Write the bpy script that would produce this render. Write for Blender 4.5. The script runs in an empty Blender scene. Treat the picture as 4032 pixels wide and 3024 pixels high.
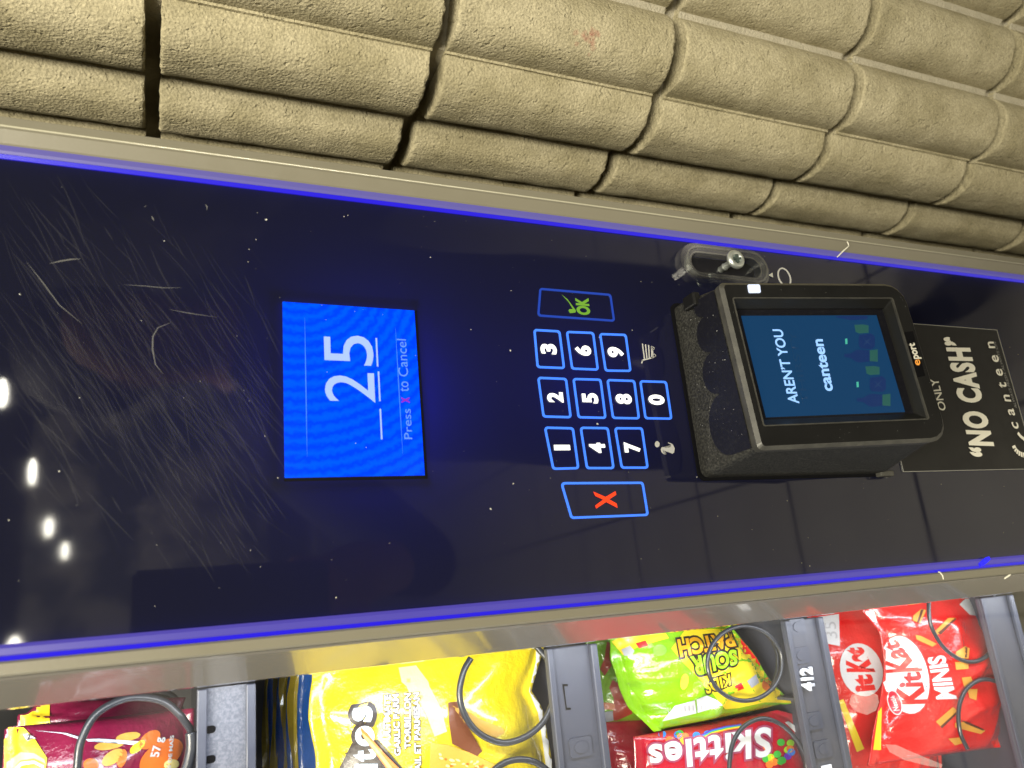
import bpy, bmesh, math, random
from mathutils import Vector, Matrix, noise
from mathutils.bvhtree import BVHTree
random.seed(7)
SC = bpy.context.scene
COL = SC.collection

# ------------------------------------------------------------------ camera
# world: x = right along the machine front, y = into the machine, z = up; metres.
# The phone was held on its side, so world up points to the picture's left.
FPX, CX, CY = 3110.0, 2016.0, 1512.0            # focal length and centre, in photograph pixels (4032 wide)
AX = Vector((-0.09364703, -0.9545053, 0.28310752))    # world x,y,z axes in camera coordinates
AY = Vector((-0.38961981, 0.29681353, 0.87183607))
AZ = Vector((-0.91620229, -0.02865943, -0.39968988))
CAM = Vector((-0.10741409, -0.33078414, 0.15164671))
cam_data = bpy.data.cameras.new('camera'); cam = bpy.data.objects.new('camera', cam_data)
COL.objects.link(cam); SC.camera = cam
cam_data.sensor_fit = 'HORIZONTAL'; cam_data.sensor_width = 36.0
cam_data.lens = 36.0*FPX/4032.0
cam_data.clip_start = 0.01; cam_data.clip_end = 100
cam_data.dof.use_dof = True; cam_data.dof.focus_distance = 0.43; cam_data.dof.aperture_fstop = 13.0
rot = Matrix(((AX[0], -AX[1], -AX[2]), (AY[0], -AY[1], -AY[2]), (AZ[0], -AZ[1], -AZ[2])))
cam.matrix_world = Matrix.Translation(CAM) @ rot.to_4x4()

# ------------------------------------------------------------------ world and lamps
W = bpy.data.worlds.new('World'); SC.world = W; W.use_nodes = True
W.node_tree.nodes['Background'].inputs[0].default_value = (0.55, 0.52, 0.50, 1)
W.node_tree.nodes['Background'].inputs[1].default_value = 0.075
SC.view_settings.view_transform = 'Standard'; SC.view_settings.look = 'None'
SC.view_settings.exposure = 0.0; SC.view_settings.gamma = 1.0
SC.cycles.use_denoising = True
SC.cycles.max_bounces = 10; SC.cycles.transparent_max_bounces = 24
SC.cycles.caustics_reflective = False; SC.cycles.caustics_refractive = False
SC.cycles.sample_clamp_indirect = 4.0

def area(name, loc, target, sx, sy, power, col, spread=180):
    l = bpy.data.lights.new(name, 'AREA'); l.shape = 'RECTANGLE'; l.size = sx; l.size_y = sy
    l.energy = power; l.color = col; l.spread = math.radians(spread)
    o = bpy.data.objects.new(name, l); COL.objects.link(o); o.location = loc
    d = Vector(target)-Vector(loc); o.rotation_euler = d.to_track_quat('-Z', 'Y').to_euler()
    return o
WARM = (1.0, 0.93, 0.74)
area('ceiling_lamp', (-0.40, -1.15, 1.30), (0.2, 0.0, -0.1), 0.30, 0.9, 66, WARM)
area('ceiling_lamp', (-0.3, -3.0, 1.35), (0.1, -0.2, -0.4), 0.5, 1.2, 52, WARM)
for lx, ly, lz, sw, sh in ((1.89, -6.44, 1.3, 0.10, 0.26), (2.78, -9.43, 1.3, 0.16, 0.42), (1.64, -8.21, 1.3, 0.10, 0.30), (1.32, -9.67, 1.3, 0.13, 0.26), (1.26, -11.41, 1.3, 0.10, 0.26), (0.05, -7.96, 1.3, 0.16, 0.24)):
    area('far_ceiling_lamp', (lx, ly, lz), (0, 0, 0.1), sh*0.85, sw*0.7, 2.4, (1.0, 0.96, 0.82)).data.shape = 'ELLIPSE'

# ------------------------------------------------------------------ pixel helpers
def ray(px, py):
    c = Vector((px-CX, py-CY, FPX)); return Vector((AX.dot(c), AY.dot(c), AZ.dot(c)))
def hit(px, py, p0, n):
    r = ray(px, py); t = (Vector(p0)-CAM).dot(n)/r.dot(n); return CAM + r*t
YN = Vector((0, 1, 0))
def at(px, py, Y=0.0): return hit(px, py, (0, Y, 0), YN)
def crop(ox, oy, s): return lambda x, y: (ox+x*s, oy+y*s)
D = crop(0, 0, 1.8228)
KC = crop(2000, 1100, 0.603)
SCR = crop(1000, 1100, 0.5125)
RD = crop(2600, 900, 0.663)
ST = crop(3400, 1200, 0.4219)
LK = crop(2600, 950, 0.3617)
BA = crop(0, 2400, 0.4069)
BB = crop(800, 2400, 0.4069)
BC = crop(1500, 2400, 0.4069)
BD = crop(2200, 2300, 0.4521)
BE = crop(3050, 2300, 0.444)
S4 = crop(3500, 2100, 0.2412)
R2 = crop(2400, 0, 0.7378)

# ------------------------------------------------------------------ materials
def mat(name, col, rough=0.5, metal=0.0, emit=None, es=0.0, spec=0.5, coat=0.0, var=None, bump=None, rvar=None, alpha=None):
    m = bpy.data.materials.new(name); m.use_nodes = True; nt = m.node_tree
    b = nt.nodes['Principled BSDF']
    b.inputs['Base Color'].default_value = (*col, 1); b.inputs['Roughness'].default_value = rough
    b.inputs['Metallic'].default_value = metal; b.inputs['Specular IOR Level'].default_value = spec
    b.inputs['Coat Weight'].default_value = coat; b.inputs['Coat Roughness'].default_value = 0.06
    if emit: b.inputs['Emission Color'].default_value = (*emit, 1); b.inputs['Emission Strength'].default_value = es
    tc = nt.nodes.new('ShaderNodeTexCoord')
    def nz(scale, detail=4, rough_=0.6):
        n = nt.nodes.new('ShaderNodeTexNoise'); n.inputs['Scale'].default_value = scale
        n.inputs['Detail'].default_value = detail; n.inputs['Roughness'].default_value = rough_
        nt.links.new(tc.outputs['Object'], n.inputs['Vector']); return n
    if var:                                     # (scale, other colour, low, high)
        n = nz(var[0]); r = nt.nodes.new('ShaderNodeValToRGB')
        r.color_ramp.elements[0].position = var[2]; r.color_ramp.elements[1].position = var[3]
        r.color_ramp.elements[0].color = (*col, 1); r.color_ramp.elements[1].color = (*var[1], 1)
        nt.links.new(n.outputs['Fac'], r.inputs['Fac']); nt.links.new(r.outputs['Color'], b.inputs['Base Color'])
    if rvar:                                    # (scale, low rough, high rough)
        n = nz(rvar[0]); r = nt.nodes.new('ShaderNodeMapRange')
        r.inputs['From Min'].default_value = 0.35; r.inputs['From Max'].default_value = 0.65
        r.inputs['To Min'].default_value = rvar[1]; r.inputs['To Max'].default_value = rvar[2]
        nt.links.new(n.outputs['Fac'], r.inputs['Value']); nt.links.new(r.outputs['Result'], b.inputs['Roughness'])
    if bump:                                    # list of (scale, strength, distance)
        prev = None
        for sc_, st_, di_ in bump:
            n = nz(sc_, 5, 0.65); k = nt.nodes.new('ShaderNodeBump')
            k.inputs['Strength'].default_value = st_; k.inputs['Distance'].default_value = di_
            nt.links.new(n.outputs['Fac'], k.inputs['Height'])
            if prev: nt.links.new(prev.outputs['Normal'], k.inputs['Normal'])
            prev = k
        nt.links.new(prev.outputs['Normal'], b.inputs['Normal'])
    if alpha is not None: b.inputs['Alpha'].default_value = alpha
    return m
def glow(name, col, strength, rough=0.3, base=None):
    return mat(name, base or tuple(c*0.3 for c in col), rough, emit=col, es=strength)

M = {}
def block_material():
    m = mat('split_block', (0.36, 0.325, 0.225), 0.92, spec=0.15); nt = m.node_tree; b = nt.nodes['Principled BSDF']
    tc = nt.nodes.new('ShaderNodeTexCoord'); info = nt.nodes.new('ShaderNodeObjectInfo')
    ad = nt.nodes.new('ShaderNodeVectorMath'); ad.operation = 'ADD'; sc_ = nt.nodes.new('ShaderNodeVectorMath'); sc_.operation = 'SCALE'; sc_.inputs['Scale'].default_value = 7.0
    co = nt.nodes.new('ShaderNodeCombineXYZ')
    for k in range(3): nt.links.new(info.outputs['Random'], co.inputs[k])
    nt.links.new(co.outputs[0], sc_.inputs[0]); nt.links.new(tc.outputs['Object'], ad.inputs[0]); nt.links.new(sc_.outputs[0], ad.inputs[1])
    def nz(scale, det=3):
        n = nt.nodes.new('ShaderNodeTexNoise'); n.inputs['Scale'].default_value = scale; n.inputs['Detail'].default_value = det; n.inputs['Roughness'].default_value = 0.7
        nt.links.new(ad.outputs[0], n.inputs['Vector']); return n
    def ramp(src, p0, p1, c0, c1):
        r = nt.nodes.new('ShaderNodeValToRGB'); r.color_ramp.elements[0].position = p0; r.color_ramp.elements[1].position = p1
        r.color_ramp.elements[0].color = (*c0, 1); r.color_ramp.elements[1].color = (*c1, 1); nt.links.new(src, r.inputs['Fac']); return r
    blot = ramp(nz(22).outputs['Fac'], 0.36, 0.66, (0.30, 0.265, 0.17), (0.42, 0.375, 0.26))
    grain = ramp(nz(620, 4).outputs['Fac'], 0.34, 0.66, (0.72, 0.72, 0.70), (1.20, 1.20, 1.18))
    mx = nt.nodes.new('ShaderNodeMix'); mx.data_type = 'RGBA'; mx.blend_type = 'MULTIPLY'; mx.inputs['Factor'].default_value = 1.0
    nt.links.new(blot.outputs[0], mx.inputs['A']); nt.links.new(grain.outputs[0], mx.inputs['B']); nt.links.new(mx.outputs['Result'], b.inputs['Base Color'])
    vo = nt.nodes.new('ShaderNodeTexVoronoi'); vo.inputs['Scale'].default_value = 520; nt.links.new(ad.outputs[0], vo.inputs['Vector'])
    pit = ramp(nz(170, 2).outputs['Fac'], 0.30, 0.40, (0, 0, 0), (1, 1, 1))
    prev = None
    for src, st, di in ((vo.outputs['Distance'], 0.45, 0.0012), (nz(900, 3).outputs['Fac'], 0.6, 0.0010), (pit.outputs[0], 0.6, 0.0010)):
        k = nt.nodes.new('ShaderNodeBump'); k.inputs['Strength'].default_value = st; k.inputs['Distance'].default_value = di; nt.links.new(src, k.inputs['Height'])
        if prev: nt.links.new(prev.outputs[0], k.inputs['Normal'])
        prev = k
    nt.links.new(prev.outputs[0], b.inputs['Normal']); return m
M['block'] = block_material()
M['mortar'] = mat('mortar', (0.37, 0.34, 0.26), 0.95, spec=0.2, bump=[(500, 1.0, 0.002)], var=(90, (0.45, 0.41, 0.32), 0.35, 0.7))
M['beige'] = mat('beige_paint', (0.165, 0.153, 0.115), 0.36, bump=[(700, 0.12, 0.0004)], rvar=(60, 0.32, 0.46))
M['greybeige'] = mat('grey_beige_paint', (0.34, 0.32, 0.285), 0.17, metal=0.42, coat=1.0, bump=[(500, 0.04, 0.0003)])
M['greybeige'].node_tree.nodes['Principled BSDF'].inputs['Coat IOR'].default_value = 2.3
M['bead'] = mat('worn_highlight_bead', (0.32, 0.305, 0.23), 0.3, coat=0.5)  # paler than the trim: edge wear plus the ridge's highlight line put into colour
M['chip'] = mat('chipped_paint', (0.75, 0.73, 0.62), 0.6)
M['black'] = mat('black_plastic', (0.007, 0.007, 0.007), 0.42, spec=0.3, bump=[(1500, 0.10, 0.0002)], rvar=(90, 0.36, 0.5))
M['bezel'] = mat('dark_bezel_plastic', (0.015, 0.015, 0.014), 0.33, spec=0.4, rvar=(70, 0.28, 0.42))
M['edge'] = mat('worn_black_edge', (0.042, 0.041, 0.036), 0.42, var=(160, (0.066, 0.064, 0.055), 0.4, 0.7))
M['dusty'] = mat('dusty_black_plastic', (0.010, 0.010, 0.0095), 0.62, spec=0.25, var=(900, (0.058, 0.057, 0.050), 0.42, 0.80), bump=[(1500, 0.3, 0.0004)])
M['cleanblack'] = mat('wiped_black_plastic', (0.006, 0.006, 0.009), 0.36, spec=0.3, var=(500, (0.016, 0.016, 0.017), 0.55, 0.8))
M['darkgap'] = mat('dark_interior', (0.003, 0.003, 0.004), 0.7, spec=0.1)
M['cabinet'] = mat('cabinet_grey', (0.045, 0.045, 0.05), 0.6)
M['rail'] = mat('grey_blue_rail', (0.055, 0.062, 0.092), 0.42, bump=[(400, 0.1, 0.0004)], rvar=(80, 0.35, 0.5))
M['railspeck'] = mat('speckled_rail', (0.095, 0.105, 0.14), 0.5, var=(900, (0.155, 0.165, 0.21), 0.4, 0.62))
M['raildark'] = mat('dark_rail', (0.06, 0.065, 0.09), 0.42)
M['coil'] = mat('black_coil_wire', (0.03, 0.033, 0.042), 0.28, spec=0.6)
M['white'] = mat('white_print', (0.80, 0.80, 0.80), 0.5)
M['label'] = mat('white_label', (0.72, 0.76, 0.86), 0.45)
M['sticker'] = mat('black_sticker', (0.007, 0.007, 0.007), 0.34, spec=0.3, rvar=(60, 0.28, 0.46))
M['ivory'] = mat('ivory_print', (0.66, 0.64, 0.55), 0.5)
M['dimgrey'] = mat('grey_print', (0.20, 0.20, 0.19), 0.5)
M['stickeredge'] = mat('sticker_edge', (0.22, 0.22, 0.21), 0.5)
M['scratch'] = mat('hairline_scratch', (0.5, 0.5, 0.5), 0.5, alpha=0.018)
M['scratch2'] = mat('bold_scratch', (0.6, 0.6, 0.55), 0.5, alpha=0.15)
M['dust'] = mat('dust', (0.55, 0.55, 0.52), 0.9, alpha=0.75)
M['tile'] = mat('floor_tile', (0.56, 0.53, 0.48), 0.45, var=(6, (0.64, 0.61, 0.56), 0.35, 0.7))
M['farwall'] = mat('far_wall_paint', (0.42, 0.40, 0.37), 0.8, var=(0.8, (0.10, 0.11, 0.12), 0.45, 0.55))
M['grout'] = mat('grout', (0.14, 0.13, 0.12), 0.9)
M['cloth'] = mat('dark_cloth', (0.010, 0.011, 0.02), 0.9)
M['skin'] = mat('skin', (0.30, 0.15, 0.10), 0.55)
M['metal'] = mat('zinc_screw', (0.62, 0.66, 0.62), 0.35, metal=0.8)
M['metaldark'] = mat('screw_recess', (0.10, 0.13, 0.12), 0.4, metal=0.6)
M['led'] = glow('indicator_led', (0.72, 0.80, 1.0), 0.95)
M['scrblue'] = glow('screen_blue', (0.0, 0.055, 0.92), 1.0, 0.12)
M['scrtext'] = glow('screen_text', (0.30, 0.42, 1.0), 1.0)
M['scrdim'] = glow('screen_dim_text', (0.10, 0.24, 1.0), 1.0)
M['scrred'] = glow('screen_red_text', (0.22, 0.02, 0.42), 1.0)
M['scrline'] = glow('screen_line', (0.04, 0.18, 1.0), 1.0)
M['keyblue'] = glow('key_outline', (0.05, 0.20, 1.0), 1.15)
M['keydim'] = glow('dim_key_outline', (0.012, 0.045, 0.34), 1.0)
M['keynum'] = glow('key_numeral', (1.0, 1.0, 0.97), 1.6)
M['green'] = glow('green_print', (0.16, 0.36, 0.035), 0.75)
M['red'] = glow('red_print', (1.0, 0.055, 0.010), 1.0)
M['greyicon'] = mat('grey_icon', (0.42, 0.42, 0.42), 0.5)
M['strip'] = glow('light_strip_diffuser', (0.050, 0.034, 0.46), 0.62, 0.3, (0.04, 0.035, 0.12))
M['stripline'] = glow('light_strip_line', (0.022, 0.013, 0.72), 0.66, 0.25)
M['stripdim'] = glow('dim_light_strip_diffuser', (0.050, 0.038, 0.40), 0.60, 0.35, (0.07, 0.065, 0.13))
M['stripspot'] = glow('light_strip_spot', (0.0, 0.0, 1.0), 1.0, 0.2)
M['rdscreen'] = glow('reader_screen', (0.008, 0.062, 0.165), 0.72, 0.3, (0.002, 0.004, 0.008))
M['rdscreen'].node_tree.nodes['Principled BSDF'].inputs['Specular IOR Level'].default_value = 0.2
M['rdtext'] = glow('reader_screen_text', (0.30, 0.55, 1.0), 1.0)
M['rdghost'] = glow('reader_ghost_text', (0.0075, 0.057, 0.150), 0.72, base=(0.002, 0.004, 0.008))
M['rdbottle'] = glow('reader_bottle', (0.006, 0.024, 0.10), 0.9)
M['rdcan'] = glow('reader_can', (0.012, 0.035, 0.11), 0.9)
M['rdgreen'] = glow('reader_green', (0.018, 0.085, 0.075), 0.9)
M['rdbright'] = glow('reader_bright_cap', (0.06, 0.40, 0.30), 0.9)
M['orange'] = mat('orange_print', (0.85, 0.33, 0.05), 0.5, emit=(0.85, 0.33, 0.05), es=0.25)

def panel_material():
    m = bpy.data.materials.new('tinted_acrylic'); m.use_nodes = True; nt = m.node_tree
    b = nt.nodes['Principled BSDF']; out = nt.nodes['Material Output']
    b.inputs['Base Color'].default_value = (0.0065, 0.007, 0.015, 1); b.inputs['Specular IOR Level'].default_value = 0.5
    tc = nt.nodes.new('ShaderNodeTexCoord'); n = nt.nodes.new('ShaderNodeTexNoise'); n.inputs['Scale'].default_value = 16
    n.inputs['Detail'].default_value = 5
    r = nt.nodes.new('ShaderNodeMapRange'); r.inputs['From Min'].default_value = 0.4; r.inputs['From Max'].default_value = 0.75
    r.inputs['To Min'].default_value = 0.02; r.inputs['To Max'].default_value = 0.07
    nt.links.new(tc.outputs['Object'], n.inputs['Vector']); nt.links.new(n.outputs['Fac'], r.inputs['Value'])
    nt.links.new(r.outputs['Result'], b.inputs['Roughness'])
    t = nt.nodes.new('ShaderNodeBsdfTranslucent'); t.inputs['Color'].default_value = (0.010, 0.014, 0.14, 1)
    a = nt.nodes.new('ShaderNodeAddShader')
    nt.links.new(b.outputs[0], a.inputs[0]); nt.links.new(t.outputs[0], a.inputs[1]); nt.links.new(a.outputs[0], out.inputs['Surface'])
    return m
M['panel'] = panel_material()
def clear_material(name, tint=(1, 1, 1), gloss=1.0, smudge=0.0, rough=0.02):
    m = bpy.data.materials.new(name); m.use_nodes = True; nt = m.node_tree; nt.nodes.clear()
    out = nt.nodes.new('ShaderNodeOutputMaterial'); tr = nt.nodes.new('ShaderNodeBsdfTransparent')
    tr.inputs['Color'].default_value = (*tint, 1)
    gl = nt.nodes.new('ShaderNodeBsdfGlossy'); gl.inputs['Roughness'].default_value = rough
    fr = nt.nodes.new('ShaderNodeFresnel'); fr.inputs['IOR'].default_value = 1.45
    mu = nt.nodes.new('ShaderNodeMath'); mu.operation = 'MULTIPLY'; mu.inputs[1].default_value = gloss
    mx = nt.nodes.new('ShaderNodeMixShader')
    ge = nt.nodes.new('ShaderNodeNewGeometry'); ff = nt.nodes.new('ShaderNodeMath'); ff.operation = 'SUBTRACT'; ff.inputs[0].default_value = 1.0
    m3 = nt.nodes.new('ShaderNodeMath'); m3.operation = 'MULTIPLY'
    nt.links.new(ge.outputs['Backfacing'], ff.inputs[1]); nt.links.new(fr.outputs[0], mu.inputs[0])
    nt.links.new(mu.outputs[0], m3.inputs[0]); nt.links.new(ff.outputs[0], m3.inputs[1]); nt.links.new(m3.outputs[0], mx.inputs[0])
    nt.links.new(tr.outputs[0], mx.inputs[1]); nt.links.new(gl.outputs[0], mx.inputs[2])
    last = mx
    if smudge:
        df = nt.nodes.new('ShaderNodeBsdfDiffuse'); df.inputs['Color'].default_value = (0.75, 0.72, 0.72, 1)
        tc = nt.nodes.new('ShaderNodeTexCoord'); n = nt.nodes.new('ShaderNodeTexNoise'); n.inputs['Scale'].default_value = 22
        n.inputs['Detail'].default_value = 7
        r = nt.nodes.new('ShaderNodeMapRange'); r.inputs['From Min'].default_value = 0.45; r.inputs['From Max'].default_value = 0.8
        r.inputs['To Max'].default_value = smudge
        nt.links.new(tc.outputs['Object'], n.inputs['Vector']); nt.links.new(n.outputs['Fac'], r.inputs['Value'])
        m2 = nt.nodes.new('ShaderNodeMixShader')
        nt.links.new(r.outputs['Result'], m2.inputs[0]); nt.links.new(mx.outputs[0], m2.inputs[1]); nt.links.new(df.outputs[0], m2.inputs[2])
        last = m2
    nt.links.new(last.outputs[0], out.inputs['Surface'])
    return m
M['glass'] = clear_material('window_glass', smudge=0.035)
M['clear'] = clear_material('clear_plastic', (0.93, 0.95, 0.93), 2.2, 0.14, 0.08)
M['backclear'] = clear_material('acrylic_back', gloss=0.0)
M['smear'] = mat('greasy_smear', (0.7, 0.62, 0.62), 0.6, alpha=0.28, var=(300, (0.8, 0.75, 0.75), 0.3, 0.7))

# ------------------------------------------------------------------ object helpers
def wloc(o):
    v = Vector((0, 0, 0))
    while o: v += o.location; o = o.parent
    return v
def link(name, me, parent=None, material=None, loc=None):
    o = bpy.data.objects.new(name, me); COL.objects.link(o)
    if parent: o.parent = parent
    if loc is not None: o.location = loc
    if material is not None and me is not None and not me.materials:
        me.materials.append(material)
    return o
def obj(name, verts, faces, material, parent=None, smooth=False):
    """verts in world coordinates; the mesh is stored relative to its parent"""
    off = wloc(parent)
    me = bpy.data.meshes.new(name)
    me.from_pydata([tuple(Vector(v)-off) for v in verts], [], faces); me.update()
    if smooth:
        for p in me.polygons: p.use_smooth = True
    return link(name, me, parent, material)
def from_bm(name, bm, material, parent=None, smooth=False, off=True):
    if off:
        o_ = wloc(parent)
        for v in bm.verts: v.co -= o_
    me = bpy.data.meshes.new(name); bm.to_mesh(me); bm.free()
    if smooth:
        for p in me.polygons: p.use_smooth = True
    return link(name, me, parent, material)
def thing(name, label, cat, loc=(0, 0, 0), group=None):
    o = bpy.data.objects.new(name, None); COL.objects.link(o); o.location = loc; o.empty_display_size = 0.02
    o['label'] = label; o['category'] = cat
    if group: o['group'] = group
    return o
def box(bm, x0, x1, y0, y1, z0, z1):
    v = [bm.verts.new((x, y, z)) for x in (x0, x1) for y in (y0, y1) for z in (z0, z1)]
    for f in ((0, 1, 3, 2), (4, 6, 7, 5), (0, 4, 5, 1), (2, 3, 7, 6), (0, 2, 6, 4), (1, 5, 7, 3)):
        bm.faces.new([v[i] for i in f])
def boxo(name, b, material, parent=None, bevel=0.0, seg=2):
    bm = bmesh.new(); box(bm, *b)
    if bevel: bmesh.ops.bevel(bm, geom=bm.edges[:], offset=bevel, segments=seg, affect='EDGES', profile=0.5)
    bmesh.ops.recalc_face_normals(bm, faces=bm.faces[:])
    return from_bm(name, bm, material, parent)
def tube(pts, r, n=10, cap=True):
    pts = [Vector(p) for p in pts]; vs = []; fs = []; up = Vector((0.3, 0.2, 1)).normalized(); prev = None
    for i, p in enumerate(pts):
        t = (pts[min(i+1, len(pts)-1)]-pts[max(i-1, 0)]).normalized()
        a = (prev - t*prev.dot(t)).normalized() if prev else t.cross(up).normalized()
        prev = a; b = t.cross(a)
        for k in range(n):
            th = 2*math.pi*k/n; vs.append(p + (a*math.cos(th)+b*math.sin(th))*r)
    for i in range(len(pts)-1):
        for k in range(n):
            fs.append((i*n+k, i*n+(k+1) % n, (i+1)*n+(k+1) % n, (i+1)*n+k))
    if cap: fs.append(tuple(range(n))[::-1]); fs.append(tuple((len(pts)-1)*n+k for k in range(n)))
    return vs, fs
def extrude(poly, frame, h0, h1):
    """2D polygon (a,b) through frame(a,b,h) from height h0 to h1 (closed prism)"""
    n = len(poly)
    vs = [frame(a, b, h0) for a, b in poly]+[frame(a, b, h1) for a, b in poly]
    fs = [tuple(range(n))[::-1], tuple(range(n, 2*n))]+[(i, (i+1) % n, n+(i+1) % n, n+i) for i in range(n)]
    return vs, fs
def fixn(o):
    bm = bmesh.new(); bm.from_mesh(o.data); bmesh.ops.recalc_face_normals(bm, faces=bm.faces[:]); bm.to_mesh(o.data); bm.free(); return o
def rounded(quad, r, seg=5):
    """quad: list of 2D corners in order; fillet each (r may be a list)"""
    out = []; n = len(quad)
    for i in range(n):
        p = Vector(quad[i]); a = Vector(quad[i-1]); b = Vector(quad[(i+1) % n]); rr = r[i] if isinstance(r, (list, tuple)) else r
        da = (a-p).normalized(); db = (b-p).normalized(); ang = da.angle(db); d = rr/math.tan(ang/2)
        c = p+(da+db).normalized()*(rr/math.sin(ang/2)); s = p+da*d; e = p+db*d
        a0 = math.atan2(s.y-c.y, s.x-c.x); a1 = math.atan2(e.y-c.y, e.x-c.x)
        while a1-a0 > math.pi: a1 -= 2*math.pi
        while a1-a0 < -math.pi: a1 += 2*math.pi
        for k in range(seg+1):
            t = a0+(a1-a0)*k/seg; out.append((c.x+rr*math.cos(t), c.y+rr*math.sin(t)))
    return out
def inset(quad, d):
    n = len(quad); c = sum((Vector(q) for q in quad), Vector((0, 0)))/n; L = []
    for i in range(n):
        p = Vector(quad[i]); q = Vector(quad[(i+1) % n]); t = (q-p).normalized(); nn = Vector((-t.y, t.x))
        if nn.dot(c-p) < 0: nn = -nn
        L.append((p+nn*d, t))
    out = []
    for i in range(n):
        p, t = L[i-1]; q, u = L[i]
        den = t.x*u.y-t.y*u.x; s = ((q.x-p.x)*u.y-(q.y-p.y)*u.x)/den; out.append(tuple(p+t*s))
    return out
def ring(name, outer, inner, frame, h0, h1, material, parent):
    n = len(outer); vs = [frame(*p, h1) for p in outer]+[frame(*p, h1) for p in inner]+[frame(*p, h0) for p in outer]+[frame(*p, h0) for p in inner]
    fs = []
    for i in range(n):
        j = (i+1) % n
        fs += [(i, j, n+j, n+i), (i, 2*n+i, 2*n+j, j), (n+i, n+j, 3*n+j, 3*n+i)]
    return fixn(obj(name, vs, fs, material, parent))

def text2d(s, bold=0.0, shear=0.0, space=1.0, ref_bold=None, res=4, line=1.0):
    """letters as a flat bmesh scaled to the unit box (x right, y up)"""
    def make(bo):
        c = bpy.data.curves.new('t', 'FONT'); c.body = s; c.size = 1; c.offset = bo; c.shear = shear
        c.space_character = space; c.space_line = line; c.resolution_u = res; c.fill_mode = 'FRONT'
        o = bpy.data.objects.new('t', c); me = bpy.data.meshes.new_from_object(o)
        bpy.data.objects.remove(o); bpy.data.curves.remove(c); return me
    me = make(bold); rb = me
    if ref_bold is not None: rb = make(ref_bold)
    xs = [v.co.x for v in rb.vertices]; ys = [v.co.y for v in rb.vertices]
    x0, x1, y0, y1 = min(xs), max(xs), min(ys), max(ys)
    bm = bmesh.new(); bm.from_mesh(me)
    for v in bm.verts: v.co = Vector(((v.co.x-x0)/(x1-x0), (v.co.y-y0)/(y1-y0), 0))
    if rb is not me: bpy.data.meshes.remove(rb)
    bpy.data.meshes.remove(me); return bm
def text_on(name, s, quad, h, material, parent, bold=0.0, shear=0.0, space=1.0, ref_bold=None, nrm=Vector((0, -1, 0)), thick=0.0):
    """quad: world points lower-left, lower-right, upper-right, upper-left of the lettering"""
    a, b, c, d = [Vector(q) for q in quad]; bm = text2d(s, bold, shear, space, ref_bold)
    for v in bm.verts:
        u, w = v.co.x, v.co.y
        v.co = (a*(1-u)+b*u)*(1-w)+(d*(1-u)+c*u)*w + nrm*h
    return from_bm(name, bm, material, parent)
def pquad(cr, x0, y0, x1, y1, Y=0.0, f=None):
    """upright world rectangle from a picture box: picture left = world up, picture bottom = world left"""
    f = f or (lambda q: at(*q, Y))
    mx, my = (x0+x1)/2, (y0+y1)/2
    zt = f(cr(x0, my)); zb = f(cr(x1, my)); xl = f(cr(mx, y1)); xr = f(cr(mx, y0))
    return [(xl.x, zb.y, zb.z), (xr.x, zb.y, zb.z), (xr.x, zt.y, zt.z), (xl.x, zt.y, zt.z)]

# ------------------------------------------------------------------ ribbed block wall on the right
XW = 0.25; BH = 0.1702; GAP = 0.0100; BULGE = 0.020; ZTOP = 0.1605; BW = 0.066
# plan of the wall: it runs along the machine's side, then turns away towards the room at an angle
TH = math.radians(59.3); NT = Vector((math.sin(TH), -math.cos(TH)))        # direction of the angled stretch, towards the room
VB = Vector((XW, 0.073)); NP = 0.0588
VAL = [VB+NT*NP*k for k in range(7, 0, -1)]+[VB]+[Vector((XW, y)) for y in (0.1365, 0.1965, 0.2570, 0.318, 0.379, 0.440, 0.501, 0.562, 0.623, 0.684)]
wall = thing('block_wall', 'beige ribbed concrete block wall rising beside the machine', 'wall', (XW, 0.0, -1.32))
NN = Vector((math.cos(TH), math.sin(TH)))                                  # into the wall, angled stretch
core = [VAL[0]+NN*0.005, VB+Vector((0.005, 0.0029)), Vector((XW+0.005, 0.684)), Vector((XW+0.08, 0.684)), VB+Vector((0.10, 0.05)), VAL[0]+NN*0.08]
v_, f_ = extrude([tuple(p) for p in core], lambda a, b, h: Vector((a, b, h)), -1.32, 0.72); fixn(obj('mortar', v_, f_, M['mortar'], wall))
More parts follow.
